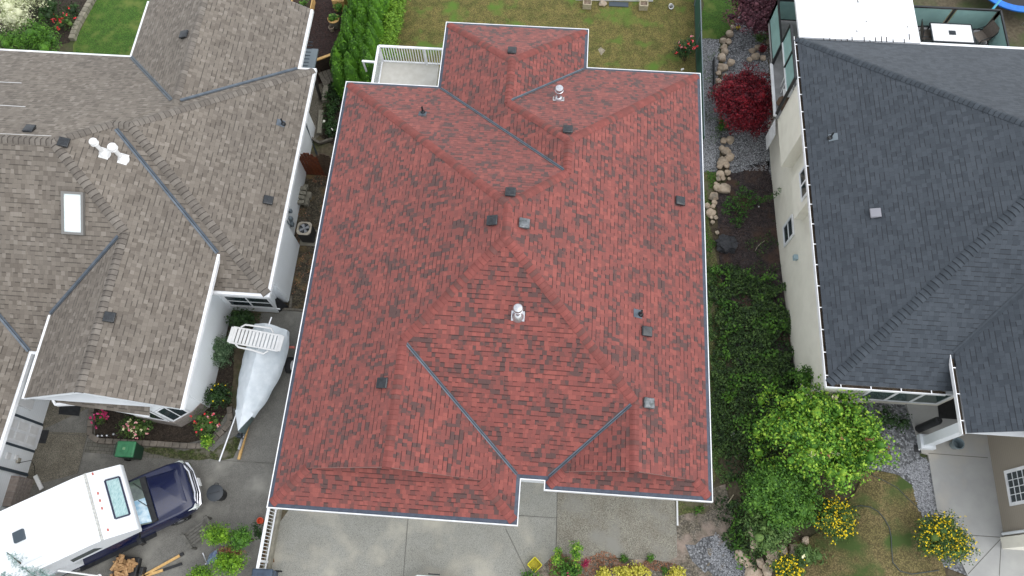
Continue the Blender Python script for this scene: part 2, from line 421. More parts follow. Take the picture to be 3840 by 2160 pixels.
def shrub(name, c, R, label, cat, mat, gz=0.0, n=14, r=None, per=900, size=.07, asp=.55, seed=1, flowers=None, trunk=.0, group=None, extra=(), corek=.36, spread=.9, inner=.35, limbs=5):
    c = Vector(c); r = r or min(R) * .5
    root = empty(name, (c.x, c.y, gz), label, cat, group)
    bl = blobs((c.x, c.y, c.z), R, n, r, seed) + list(extra)
    C, N = leafpts(bl, per, gz, inner)
    leaves('foliage', mat, root, C, N, size, asp, spread)
    cm = MB(); cores(cm, bl, corek); 
    st = MB(); q = random.Random(seed)
    for i in range(limbs):
        b = bl[q.randrange(len(bl))]; e = Vector((b[0], b[1], b[2])); s0 = Vector((c.x + q.uniform(-.08, .08), c.y + q.uniform(-.08, .08), gz))
        st.tube([s0, s0.lerp(e, .5) + Vector((0, 0, .12)), e], max(.02, trunk * .6), 6, .008)
    if trunk: st.tube([(c.x, c.y, gz), (c.x + .03, c.y, gz + (c.z - gz) * .6)], trunk, 8, trunk * .6)
    st.build('trunk', 'bark', root)
    cm.build('inner_foliage', mat, root, smooth=True)
    if flowers:
        for fm, fn, fs in flowers:
            idx = rng.choice(len(C), min(fn, len(C)), replace=False)
            cen = np.array([c.x, c.y, c.z]); P = C[idx]; d = P - cen
            d /= np.linalg.norm(d, axis=1)[:, None] + 1e-9
            ok = (d[:, 2] > .05)
            P = P[ok] + d[ok] * .05 + np.array([0, 0, .03]); k = 6
            PP = np.repeat(P, k, 0) + rng.normal(0, fs * .28, (len(P) * k, 3))
            leaves('blossom', fm, root, PP, np.tile([0, 0, 1.], (len(PP), 1)), fs * .8, .9, .5, kind='stuff')
    return root
pm('bark', srgb(84, 70, 56), .9, c2=srgb(60, 50, 40), sc=12)
# ------------------------------------------------------------------ ground
pm('earth', srgb(96, 88, 70), .95, c2=srgb(74, 66, 52), sc=7, c3=srgb(70, 78, 46), sc3=.6, bump=.5, bsc=30)
pm('lawn_dry', srgb(128, 118, 66), .95, c2=srgb(102, 102, 50), sc=2.2, lo=.42, hi=.62, c3=srgb(84, 112, 40), sc3=.75, lo3=.54, hi3=.68, bump=.9, bsc=70, pebble=(26, .72, 1.25))
pm('lawn_green', srgb(66, 104, 32), .95, c2=srgb(84, 118, 40), sc=3, c3=srgb(96, 110, 50), sc3=1.1, bump=.9, bsc=70, pebble=(26, .75, 1.2))
pm('lawn_front', srgb(122, 112, 72), .95, c2=srgb(140, 124, 86), sc=2.0, lo=.42, hi=.62, c3=srgb(70, 88, 42), sc3=1.0, lo3=.5, hi3=.66, bump=.9, bsc=60, pebble=(24, .7, 1.25))
pm('concrete_pale', srgb(168, 167, 158), .85, c2=srgb(156, 154, 144), sc=1.4, lo=.3, hi=.7, c3=srgb(172, 167, 153), sc3=.7, lo3=.5, hi3=.75, bump=.15, bsc=90, pebble=(60, .93, 1.05))
pm('concrete_grey', srgb(138, 136, 129), .9, c2=srgb(122, 120, 114), sc=2.2, lo=.3, hi=.7, c3=srgb(140, 138, 130), sc3=1.1, lo3=.5, hi3=.75, bump=.25, bsc=70, pebble=(55, .9, 1.07))
pm('concrete_walk', srgb(164, 164, 160), .85, c2=srgb(148, 148, 146), sc=1.2, lo=.3, hi=.7, c3=srgb(178, 172, 160), sc3=.6, lo3=.55, hi3=.75, bump=.15, bsc=90)
pm('aggregate', srgb(138, 132, 118), .9, c2=srgb(122, 116, 102), sc=2, bump=.6, bsc=90, pebble=(38, .72, 1.2))
pm('aggregate_pale', srgb(160, 156, 142), .9, c2=srgb(148, 142, 128), sc=2, c3=srgb(132, 130, 122), sc3=.7, bump=.6, bsc=90, pebble=(38, .76, 1.16))
pm('gravel', srgb(152, 154, 156), .9, c2=srgb(126, 127, 130), sc=8, bump=.8, bsc=40, pebble=(17, .35, 1.45))
pm('gravel_tan', srgb(136, 128, 116), .9, c2=srgb(116, 108, 92), sc=3, c3=srgb(150, 134, 122), sc3=1.0, bump=.8, bsc=40, pebble=(22, .55, 1.35))
pm('mulch', srgb(64, 48, 44), .95, c2=srgb(46, 34, 32), sc=9, stretch=(1, 2.2, 1), bump=1, bsc=40, pebble=(24, .5, 1.6))
pm('mulch_dark', srgb(80, 71, 70), .95, c2=srgb(60, 53, 54), sc=6, c3=srgb(80, 62, 52), sc3=1.2, bump=1, bsc=40, pebble=(24, .55, 1.5))
pm('soil', srgb(70, 60, 50), .95, c2=srgb(54, 46, 38), sc=8, bump=.8, bsc=40, pebble=(24, .6, 1.4))
pm('dirt_strip', srgb(98, 90, 76), .95, c2=srgb(74, 68, 54), sc=5, c3=srgb(112, 96, 66), sc3=1.5, bump=.8, bsc=40, pebble=(19, .6, 1.45))
pm('orange_mulch', srgb(140, 98, 56), .95, c2=srgb(110, 76, 44), sc=14, bump=1, bsc=50, pebble=(30, .6, 1.3))
pm('weeds', srgb(84, 98, 50), .95, c2=srgb(116, 110, 74), sc=3, c3=srgb(96, 92, 72), sc3=1.5, bump=.9, bsc=40, pebble=(22, .7, 1.3))
pm('joint', srgb(92, 90, 84), .95)
pm('moss', srgb(90, 92, 62), .95, c2=srgb(72, 84, 40), sc=7, lo=.45, hi=.6, c3=srgb(108, 104, 92), sc3=2.5, bump=.8, bsc=50, pebble=(16, .7, 1.2))
def axis_vals(lo, a, b, hi, st):
    v = [lo, (lo + a) / 2]; k = a
    while k < b: v.append(k); k += st
    return v + [b, (b + hi) / 2, hi]
gx = axis_vals(-400, 5.6, 28, 400, .5); gy = axis_vals(-400, -4, 20, 400, .5)
gm = MB(); gm.v = [Vector((x, y, zt(x, y) - (.05 if 6 < x < 27 and -4 < y < 19 else .0))) for y in gy for x in gx]
nx = len(gx)
for j in range(len(gy) - 1):
    for i in range(nx - 1): gm.f.append([j * nx + i, j * nx + i + 1, (j + 1) * nx + i + 1, (j + 1) * nx + i]); gm.mi.append(0)
gm.build('ground', 'earth', smooth=True, kind='structure')

sheet('driveway', [(-36, -6), (-9.2, -6), (-9.2, 4.6), (-7.0, 4.6), (-7.0, 10.12), (-10.3, 10.12), (-10.3, 9.93), (-11.0, 9.93), (-11.0, 6), (-36, 6)], .010, 'concrete_grey')
P = lambda *a: (T(*a).x, T(*a).y)
sheet('driveway', [(-8.75, -6), (-8.75, 2.0), (-7.1, 5), (4.8, 5), D(1700, 1262)[:2], D(1703, 1400)[:2], D(1680, 1412)[:2], D(1400, 1392)[:2], D(1345, 1440)[:2], (.4, -6)], .012, 'concrete_pale')
sheet('path', [(D(1402,1238).x, 4.9), D(1402, 1238)[:2], D(1400, 1391)[:2], D(1680, 1411)[:2], D(1702, 1399)[:2], D(1699, 1262)[:2], (D(1699,1262).x, 4.9)], .018, 'aggregate_pale')
def joint(a, b, z, w=.018, nm='pavement_joint', mat='joint'):
    m = MB(); a = Vector((a[0], a[1], z)); b = Vector((b[0], b[1], z)); d = (b - a).normalized(); r = Vector((-d.y, d.x, 0)) * w / 2
    m.add([a - r, b - r, b + r, a + r], [(0, 1, 2, 3)]); return m.build(nm, mat, kind='structure')
for a, b in (((1027, 1300), (1015, 1449)), ((1272, 1330), (1330, 1449)), ((1402, 1236), (1399, 1376)), ((1306, 1297), (1400, 1303)), ((1290, 1300), (1310, 1297))):
    joint(D(*a), D(*b), .026)
joint(T(0, 3, 2160, 283), (-8.9, T(0, 3, 2560, 300).y), .022); joint(T(1, 3, 0, 310), T(1, 3, 90, 315), .022)
# left-hand patio, pavers, beds
sheet('patio', [T(0, 3, 380, 0)[:2], T(0, 2, 955, 1180)[:2], (T(0, 2, 955, 1180).x, 7.3), (-18.6, 7.3), (-18.6, 2.2), T(0, 3, 250, 560)[:2], T(0, 3, 780, 420)[:2], T(0, 3, 890, 10)[:2]], .020, 'aggregate')
joint(T(0, 3, 490, 12), T(0, 3, 890, 35), .026); joint(T(0, 3, 890, 5), T(0, 3, 785, 420), .026, .03); joint(T(0, 3, 250, 545), T(0, 3, 420, 560), .026)
sheet('path', [T(0, 3, 885, 80)[:2], T(0, 3, 2300, 220)[:2], T(0, 3, 2390, 150)[:2], T(0, 3, 2000, 290)[:2], T(0, 3, 1500, 260)[:2], T(0, 3, 850, 205)[:2]], .020, brickmat('pavers', srgb(116, 112, 104), srgb(98, 96, 90), srgb(72, 72, 58), bw=.2, bh=.14))
sheet('moss_patch', [T(0, 3, 1420, 150)[:2], T(0, 3, 2150, 180)[:2], T(0, 3, 2330, 60)[:2], T(0, 3, 2440, 0)[:2], T(0, 3, 2420, 130)[:2], T(0, 3, 2330, 260)[:2], T(0, 3, 1980, 285)[:2], T(0, 3, 1520, 225)[:2]], .027, 'moss', jag=.12)
sheet('garden_bed', [T(0, 2, 950, 1150)[:2], T(0, 3, 960, 40)[:2], T(0, 3, 1040, 75)[:2], T(0, 3, 1900, 110)[:2], T(0, 3, 2120, 60)[:2], T(0, 2, 2300, 1240)[:2], T(0, 2, 2350, 900)[:2], D(590, 860)[:2], (-10.9, 9.3), (-12.3, 9.9), (-12.3, 6.0), (-16.2, 6.0)], .030, 'soil')
sheet('dirt_strip', [(-10.4, 10.13), (-7.0, 10.13), (-7.0, 18.0), (-8.3, 18.0), (-10.4, 16.5)], .010, 'dirt_strip')
sheet('patio', [(-12, 16.2), T(1, 0, 640, 1370)[:2], T(1, 0, 700, 830)[:2], (-12, 20.5)], .016, 'aggregate')
sheet('garden_bed', [T(1, 0, 650, 1375)[:2], T(1, 0, 740, 830)[:2], (-7.2, 20.8), (-6.9, 16.4)], .018, 'soil')
sheet('mulch_yard', [(-12.4, 20.5), (-8.5, 20.5), (-8.5, 34), (-12.4, 34)], .014, 'mulch')
sheet('lawn', [T(0, 0, 735, 460)[:2], T(0, 0, 960, 0)[:2], (-23.6, 34), (-15, 34), (-15, 18.5), (-21, 18.5)], .012, 'lawn_green')
sheet('garden_bed', [(-36, 18), T(0, 0, 700, 430)[:2], T(0, 0, 900, 0)[:2], (-24.2, 34), (-36, 34)], .010, 'soil')
sheet('lawn', [(-7.2, 17), (6.6, 17), (6.6, 40), (-7.6, 40)], .010, 'lawn_dry')
sheet('lawn', [T(2, 0, 1915, 0)[:2], T(2, 0, 1915, 400)[:2], T(2, 0, 2080, 395)[:2], T(2, 0, 2200, 300)[:2], T(2, 0, 2290, 130)[:2], (9.8, 34), (6.7, 34)], .014, 'lawn_green', terrain=True, jag=.12)
sheet('gravel_path', [(6.1, 13), T(2, 1, 1930, 290)[:2], T(2, 1, 2060, 300)[:2], T(2, 1, 2120, 0)[:2], T(2, 0, 2060, 900)[:2], T(2, 0, 2080, 400)[:2], T(2, 0, 1910, 380)[:2], (6.6, 21)], .012, 'gravel', terrain=True, jag=.1)
sheet('gravel_bed', [T(2, 1, 2200, 300)[:2], T(2, 1, 2380, 260)[:2], T(2, 1, 2560, 160)[:2], (9.8, 17), (10, 30), T(2, 0, 2300, 100)[:2], T(2, 0, 2120, 600)[:2], T(2, 0, 2100, 1400)[:2]], .012, 'gravel', terrain=True, jag=.08)
sheet('weed_strip', [(5.4, 3.2), (5.4, 14.6), T(2, 1, 1930, 280)[:2], T(2, 1, 2070, 300)[:2], T(2, 1, 1990, 560)[:2], T(2, 1, 1950, 660)[:2], T(2, 1, 2110, 1449)[:2], T(2, 2, 2150, 1449)[:2], (6.6, 3.4)], .014, 'weeds', terrain=True, jag=.12)
sheet('garden_bed', [T(2, 1, 2060, 560)[:2], T(2, 1, 2200, 280)[:2], T(2, 1, 2576, 160)[:2], (9.8, 16), (9.8, 7), (8.2, 6), T(2, 2, 2100, 200)[:2], T(2, 1, 2080, 1200)[:2]], .012, 'mulch_dark', terrain=True, jag=.1)
sheet('garden_bed', [(4.9, 3.6), (7.2, 4.4), Dt(1885, 1449)[:2], (6.8, -3), (-1.5, -3), D(1340, 1449)[:2], D(1400, 1385)[:2], D(1560, 1408)[:2], D(1700, 1400)[:2]], .008, 'gravel_tan', terrain=True)
sheet('gravel_patch', [Tt(2, 3, 1740, 1130)[:2], Tt(2, 3, 2000, 1040)[:2], Tt(2, 3, 2200, 1180)[:2], Tt(2, 3, 2350, 1449)[:2], Tt(2, 3, 1950, 1449)[:2]], .016, 'gravel', terrain=True, jag=.25)
sheet('lawn', [(9.2, -3), (8.6, 2.2), Tt(3, 3, 560, 1000)[:2], Tt(3, 3, 880, 600)[:2], Tt(3, 3, 1000, 380)[:2], Tt(3, 3, 1330, 440)[:2], Tt(3, 3, 1450, 560)[:2], Tt(3, 3, 1530, 800)[:2], Tt(3, 3, 1760, 1320)[:2], (14.2, -3)], .016, 'lawn_front', terrain=True, jag=.1)
sheet('gravel_bed', [Tt(3, 3, 1000, 370)[:2], Tt(3, 2, 900, 1200)[:2], (13.1, 8), Tt(3, 3, 1530, 240)[:2], Tt(3, 3, 1620, 300)[:2], Tt(3, 3, 1720, 790)[:2], Tt(3, 3, 2000, 1449)[:2], Tt(3, 3, 1700, 1320)[:2], Tt(3, 3, 1450, 560)[:2], Tt(3, 3, 1330, 440)[:2]], .012, 'gravel', terrain=True, jag=.06)
WZ = 2.77
wk = MB(); wk.prism([at(*px_(3, 3, 1545, 210), WZ)[:2], at(*px_(3, 3, 1610, 230), WZ)[:2], at(*px_(3, 3, 1700, 780), WZ)[:2], at(*px_(3, 3, 2010, 1449), WZ)[:2], (15.0, -6), (28, -6), (28, 8.5), (12.6, 8.5)], WZ - .3, WZ + .012)
wk.build('path', 'concrete_walk', kind='structure')
def wj(a, b): joint(at(*px_(3, 3, *a), WZ), at(*px_(3, 3, *b), WZ), WZ + .016)
for a, b in (((1612, 215), (2210, 260)), ((2050, 1040), (2340, 1060)), ((2340, 1075), (2010, 1430)), ((2345, 1075), (2325, 1449))): wj(a, b)
sheet('orange_mulch_patch', [at(900 + a * .3313, 1680 + b * .3313)[:2] for a, b in ((345, 940), (380, 1130), (388, 1300), (255, 1320), (290, 1100), (320, 960))], .018, 'orange_mulch', jag=.06)

# ------------------------------------------------------------------ roof building
def V(*p): return Vector(p)
def newell(poly):
    n = Vector((0, 0, 0))
    for i, p in enumerate(poly):
        q = poly[(i + 1) % len(poly)]; n += Vector(((p.y - q.y) * (p.z + q.z), (p.z - q.z) * (p.x + q.x), (p.x - q.x) * (p.y + q.y)))
    n.normalize()
    return n if n.z > 0 else -n
def roof(parent, mat, polys, name='roof'):
    mb = MB(); mb.uv = []
    for i, poly in enumerate(polys):
        n = newell(poly); u = Vector((0, 0, 1)).cross(n).normalized(); v = n.cross(u)
        area = sum((poly[k].x * poly[(k + 1) % len(poly)].y - poly[(k + 1) % len(poly)].x * poly[k].y) for k in range(len(poly)))
        if area < 0: poly = poly[::-1]
        v0 = min(p.dot(v) for p in poly)
        mb.add(poly, [tuple(range(len(poly)))]); mb.uv.append([(p.dot(u) + 3.7 * i, p.dot(v) - v0) for p in poly])
    return mb.build(name, mat, parent)
def caps(parent, mat, runs, hw=.15, ex=.15, seed=3):
    q = random.Random(seed); butt = mat.replace('_cap', '_butt')
    for a, b, n1, n2 in runs:
        mb = MB()
        if b.z < a.z - .01: a, b = b, a
        L = (b - a).length; r = (b - a) / L; ds = []
        for nn in (n1, n2):
            d = nn.cross(r).normalized()
            if d.z > 0: d = -d
            ds.append(d)
        up = (n1 + n2).normalized(); s = 0
        while s < L - .02:
            e = min(s + ex, L); h0, h1 = .034 + q.uniform(0, .008), .014
            if 'red' in mat: h0 *= .62
            secs = []
            for t, h in ((s, h0), (e, h1)):
                c = a + r * t; w = hw * q.uniform(.95, 1.04)
                secs.append([c + ds[0] * w + n1 * (h * .6), c + ds[0] * w * .35 + n1 * h + up * .004, c + up * (h * .92), c + ds[1] * w * .35 + n2 * h + up * .004, c + ds[1] * w + n2 * (h * .6)])
            low = [p - up * .03 - r * .006 for p in secs[0]]
            mb.cur = 0; vs = secs[0] + secs[1] + low
            mb.add(vs, [(i, i + 1, 6 + i, 5 + i) for i in range(4)])
            lo2 = [secs[0][i] - r * .004 for i in range(5)]
            mb.cur = 1; mb.add(secs[0] + [p - r * .022 - up * .012 for p in secs[0]], [(i, 5 + i, 6 + i, i + 1) for i in range(4)])
            s += ex
        mb.build('ridge_cap', [mat, butt], parent)
def valley(parent, a, b, n1, n2, w=.058, mats=('valley_metal', 'valley_crease'), name='valley_flashing'):
    mb = MB(); r = (b - a).normalized(); up = (n1 + n2).normalized(); e = []
    for nn in (n1, n2):
        d = nn.cross(r).normalized()
        if d.z < 0: d = -d
        e.append((d, nn))
    for (d, nn) in e:
        mb.cur = 0; h = nn * .018
        mb.add([a + d * .018 + h, b + d * .018 + h, b + d * w + h, a + d * w + h], [(0, 1, 2, 3)])
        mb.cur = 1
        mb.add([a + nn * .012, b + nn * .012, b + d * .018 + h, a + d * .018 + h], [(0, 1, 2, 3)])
    return mb.build(name, list(mats), parent)
def offpath(path, d, closed):
    n = len(path); out = []
    for i, p in enumerate(path):
        ns = []
        if closed or i > 0:
            e = (Vector(p[:2]) - Vector(path[i - 1][:2])).normalized(); ns.append(Vector((-e.y, e.x)))
        if closed or i < n - 1:
            e = (Vector(path[(i + 1) % n][:2]) - Vector(p[:2])).normalized(); ns.append(Vector((-e.y, e.x)))
        s = ns[0] if len(ns) == 1 else (ns[0] + ns[1]) / (1 + ns[0].dot(ns[1]))
        out.append(Vector((p[0] + s.x * d, p[1] + s.y * d)))
    return out
def strip(parent, name, path, closed, prof, mats):
    """sweep a profile [(offset inward, z, material)] along an eave"""
    mb = MB(); L = [[Vector((q.x, q.y, z)) for q in offpath(path, o, closed)] for o, z, _ in prof]
    n = len(path); m_ = n if closed else n - 1
    for k in range(len(prof) - 1):
        mb.cur = prof[k + 1][2]
        for i in range(m_):
            j = (i + 1) % n; mb.add([L[k][i], L[k][j], L[k + 1][j], L[k + 1][i]], [(0, 1, 2, 3)])
    return mb.build(name, mats, parent)
def on_roof(px, py, poly):
    n = newell(poly); r = ray(px, py); c = Vector((0, 0, CAMZ)); t = (poly[0] - c).dot(n) / r.dot(n)
    p = c + r * t; u = Vector((0, 0, 1)).cross(n).normalized(); return p, u, n.cross(u), n
def frame(p, u, v, n):
    return Matrix(((u.x, v.x, n.x, p.x), (u.y, v.y, n.y, p.y), (u.z, v.z, n.z, p.z), (0, 0, 0, 1)))
def box_vent(parent, px, py, poly, mat='vent_black', s=1.0, flash=None):
    p, u, v, n = on_roof(px, py, poly); M = frame(p - n * 0, u, v, n)
    mb = MB(M)
    a = .155 * s; mb.hexa([(-a, -a, .02), (a, -a, .02), (a, a, .02), (-a, a, .02)], [(-a, -a * .95, .12), (a, -a * .95, .12), (a, a * .8, .055), (-a, a * .8, .055)])
    a = .175 * s
    mb.hexa([(-a, -a * 1.05, .105), (a, -a * 1.05, .105), (a, a * .95, .05), (-a, a * .95, .05)], [(-a * .86, -a * .9, .165), (a * .86, -a * .9, .165), (a * .86, a * .8, .095), (-a * .86, a * .8, .095)])
    o = mb.build('roof_vent', mat, parent, bevel=.02, smooth=True)
    return o
def plumb(parent, px, py, poly, mat='vent_black', h=.32, fl='valley_metal'):
    p, u, v, n = on_roof(px, py, poly); mb = MB()
    mb.lathe(p, [(.10, -.03), (.085, .05), (.045, .09), (.036, .1), (.036, h), (.026, h), (.026, h - .05)], 12)
    o = mb.build('plumbing_vent', mat, parent, smooth=True)
    f = MB(frame(p, u, v, n)); f.box(-.14, .14, -.05, .26, .006, .014); f.build('vent_flashing', fl, o)
def flue(parent, px, py, poly, mat, h=.62, r=.075, rc=.15, flm=None):
    p, u, v, n = on_roof(px, py, poly); mb = MB()
    mb.lathe(p, [(.2, -.08), (.17, .06), (.11, .12), (r + .02, .15), (r, .16), (r, h - .14), (r + .025, h - .13), (rc, h - .12), (rc, h - .1), (r + .03, h - .08), (rc * .95, h - .06), (rc, h), (rc * .85, h + .035), (.01, h + .05)], 18)
    o = mb.build('flue_pipe', mat, parent, smooth=True)
    f = MB(frame(p, u, v, n)); f.box(-.2, .2, -.16, .14, .008, .018); f.build('flue_flashing', flm or mat, o)
def window(parent, O, U, Vv, N, w, h, nx=1, ny=1, fr=.06, mat='white_paint', glass='window_glass', proud=.03, name='window', bars=.03):
    O, U, Vv, N = Vector(O), Vector(U).normalized(), Vector(Vv).normalized(), Vector(N).normalized()
    mb = MB(Matrix(((U.x, Vv.x, N.x, O.x), (U.y, Vv.y, N.y, O.y), (U.z, Vv.z, N.z, O.z), (0, 0, 0, 1))))
    mb.box(0, w, 0, fr, 0, proud); mb.box(0, w, h - fr, h, 0, proud); mb.box(0, fr, fr, h - fr, 0, proud); mb.box(w - fr, w, fr, h - fr, 0, proud)
    for i in range(1, nx): x = fr + (w - 2 * fr) * i / nx; mb.box(x - bars / 2, x + bars / 2, fr, h - fr, 0, proud * .8)
    for i in range(1, ny): y = fr + (h - 2 * fr) * i / ny; mb.box(fr, w - fr, y - bars / 2, y + bars / 2, .001, proud * .75)
    o = mb.build(name, mat, parent)
    pb = MB(mb.M); pb.box(fr * .9, w - fr * .9, fr * .9, h - fr * .9, .002, proud * .45); pb.build('pane', glass, o)
    return o

# ------------------------------------------------------------------ the house with the red roof
red = empty('house', (-1, 11, 0), 'house with a red patchwork shingle hip roof in the middle of the photo', 'house')
EZ = 4.9
E_ = dict(A=(-7.723, 17.667), L=(-7.723, 2.036), K=(-.151, 2.036), J=(-.151, 3.401), I=(.563, 3.401), H=(.563, 3.124), G=(5.646, 3.124), F=(5.646, 18.901), E=(1.365, 18.901), D=(1.365, 20.737), C=(-4.234, 20.737), B=(-4.234, 17.667))
ks = list('ALKJIHGFEDCB'); loop = [E_[k] for k in ks]
ins = offpath(loop, .14, True)
R = {k: Vector((p.x, p.y, EZ + .07)) for k, p in zip(ks, ins)}
R.update({k: Vector(v) for k, v in {'P1': (-1.038, 10.982, 8.323), 'P3': (-1.038, 9.875, 8.323), 'Q1': (-3.937, 6.977, 6.839), 'Q2': (3.105, 5.732, 6.201), 'V1': (.706, 12.727, 7.430), 'P2': (.706, 13.961, 7.430), 'W2': (-1.434, 16.101, 6.333), 'W1': (-1.434, 17.938, 6.333), 'G1': (-3.937, 3.207, 6.839), 'G1a': (-6.552, 3.207, 5.5), 'G1b': (-1.322, 3.207, 5.5), 'G2': (3.105, 3.683, 6.201), 'G2a': (1.122, 3.683, 5.186), 'G2b': (5.088, 3.683, 5.186)}.items()})
R['s1a'] = V(-6.1, 3.66, 5.732); R['s1b'] = V(-1.77, 3.66, 5.732); R['s2a'] = V(1.4, 3.98, 5.338); R['s2b'] = V(4.79, 3.98, 5.338)
FP = {k: [R[x] for x in v.split()] for k, v in {
    'W': 'A L G1a G1 Q1 P3 P1', 'LE': 'K J Q1 G1 G1b', 'S': 'J I Q2 P3 Q1', 'RW': 'I H G2a G2 Q2', 'E': 'G F P2 V1 P1 P3 Q2 G2 G2b',
    'N1': 'B A P1 V1', 'WW': 'C B V1 P2 W2 W1', 'N2': 'F E W2 P2', 'WE': 'E D W1 W2', 'WN': 'D C W1',
    'SK1': 'L K G1b s1b s1a G1a', 'SK2': 'H G G2b s2b s2a G2a'}.items()}
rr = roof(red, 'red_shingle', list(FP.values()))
NR = {k: newell(v) for k, v in FP.items()}
runs = [(R[a], R[b], NR[x], NR[y]) for a, b, x, y in (('A', 'P1', 'W', 'N1'), ('P1', 'P3', 'W', 'E'), ('Q1', 'P3', 'W', 'S'), ('Q2', 'P3', 'E', 'S'), ('V1', 'P1', 'N1', 'E'), ('V1', 'P2', 'WW', 'E'), ('W2', 'P2', 'WW', 'N2'), ('F', 'P2', 'N2', 'E'), ('C', 'W1', 'WW', 'WN'), ('D', 'W1', 'WE', 'WN'), ('W2', 'W1', 'WW', 'WE'), ('G1', 'Q1', 'W', 'LE'), ('G2', 'Q2', 'RW', 'E'), ('L', 'G1a', 'W', 'SK1'), ('K', 'G1b', 'LE', 'SK1'), ('H', 'G2a', 'RW', 'SK2'), ('G', 'G2b', 'E', 'SK2'))]
caps(rr, 'red_cap', runs)
for a, b, x, y in (('B', 'V1', 'N1', 'WW'), ('E', 'W2', 'WE', 'N2'), ('J', 'Q1', 'LE', 'S'), ('I', 'Q2', 'RW', 'S')):
    valley(rr, R[a], R[b] + (R[a] - R[b]).normalized() * .15, NR[x], NR[y])
strip(red, 'gutter', loop, True, [(.03, EZ - .22, 0), (0, EZ - .18, 0), (0, EZ + .03, 0), (.028, EZ + .03, 0), (.03, EZ + .012, 0)], ['white_paint'])
strip(red, 'gutter_guard', loop, True, [(.029, EZ + .012, 0), (.15, EZ + .055, 0), (.16, EZ + .05, 0)], ['gutter_guard'])
sf = MB(); sf.prism([tuple(p) for p in offpath(loop, .03, True)], EZ - .2, EZ - .17); sf.build('soffit', 'white_wall', red)
wl = MB(); wl.prism([tuple(p) for p in offpath(loop, .62, True)], 0, EZ - .2); wl.build('wall', 'white_siding', red)
for A_, C_, B_, ya in (('G1a', 'G1', 'G1b', .42), ('G2a', 'G2', 'G2b', .28)):
    gb = MB(); a, c, b = R[A_], R[C_], R[B_]
    gb.add([a + V(.3, ya, -.1), b + V(-.3, ya, -.1), c + V(0, ya, -.16)], [(0, 1, 2)])
    gb.build('gable_wall', 'white_wall', red)
    for p in (a, b): gb = MB(); gb.add([p + V(0, .0, -.006), c + V(0, .0, -.006), c + V(0, .0, -.13), p + V(0, .0, -.05)], [(0, 1, 2, 3)]); gb.build('rake_board', pm('rake_trim', srgb(150, 120, 112), .7), red)
N_ = lambda x, y: (x * 1.4907, y * 1.4907)
for (x, y), k in (((1288, 132), 'WN'), ((1428, 331), 'N2'), ((1284, 489), 'N1'), ((1242, 557), 'W'), ((1707, 507), 'E'), ((1623, 835), 'E'), ((966, 965), 'W')):
    box_vent(red, *N_(x, y), FP[k])
pm('vent_silver', (.17, .18, .19), .3, metal=.5, c2=(.07, .08, .08), sc=9)
box_vent(red, *N_(1315, 564), FP['E'], 'vent_silver'); box_vent(red, *N_(1628, 1015), FP['E'], 'vent_silver')
flue(red, *N_(1405, 250), FP['N2'], 'galvanised'); flue(red, *N_(1303, 794), FP['S'], 'galvanised')
plumb(red, *N_(1064, 283), FP['N1']); plumb(red, *N_(1611, 791), FP['E'])
# balcony at the back with its white railing
DZ = 2.7
bd = MB(); bd.box(-7.06, -4.7, 17.2, 20.42, DZ - .22, DZ); bo = bd.build('balcony', pm('balcony_deck', srgb(186, 184, 176), .6, c2=srgb(176, 173, 164), sc=4), red)
rl = MB(); rt = DZ + 1.0
for a, b in (((-7.06, 17.7), (-7.06, 20.4)), ((-7.06, 20.4), (-4.4, 20.4))):
    rl.bar((*a, rt), (*b, rt), .09, .06); rl.bar((*a, DZ + .08), (*b, DZ + .08), .05, .05)
for x, y in ((-7.06, 20.4), (-7.06, 18.6), (-5.2, 20.4)): rl.box(x - .035, x + .035, y - .035, y + .035, DZ, rt)
ro = rl.build('railing', 'white_paint', bo)
for i in range(24):
    b_ = MB(); t = (i + .5) / 24; b_.box(-7.06 + 2.6 * t - .016, -7.06 + 2.6 * t + .016, 20.385, 20.415, DZ + .1, rt - .03); b_.build('baluster', 'white_paint', bo)
for i in range(24):
    b_ = MB(); t = (i + .5) / 24; b_.box(-7.07, -7.05, 17.7 + 2.68 * t - .01, 17.7 + 2.68 * t + .01, DZ + .1, rt - .03); b_.build('baluster', 'white_paint', bo)
sr = MB(); p0 = T(1, 0, 1070, 615, 3.5); p1 = T(1, 0, 1195, 625, 3.7)
sr.bar(p0, (-7.1, p1.y, 3.7), .08, .06); sr.bar(p0 - V(-.02, 0, 0), T(1, 0, 1110, 715, 2.4), .07, .07); sr.build('stair_rail', 'white_paint', bo)
ps = MB()
for x, y in ((-6.95, 20.2), (-5.0, 20.2)): ps.box(x - .07, x + .07, y - .07, y + .07, 0, DZ - .22)
ps.build('post', 'white_paint', bo)
# white drain pipe lying from the corner of the house along the slab
dp = MB(); dp.tube([D(1703, 1250, .06), D(1704.5, 1322, .06)], .035, 8); dp.build('drain_pipe', 'white_plastic', red)

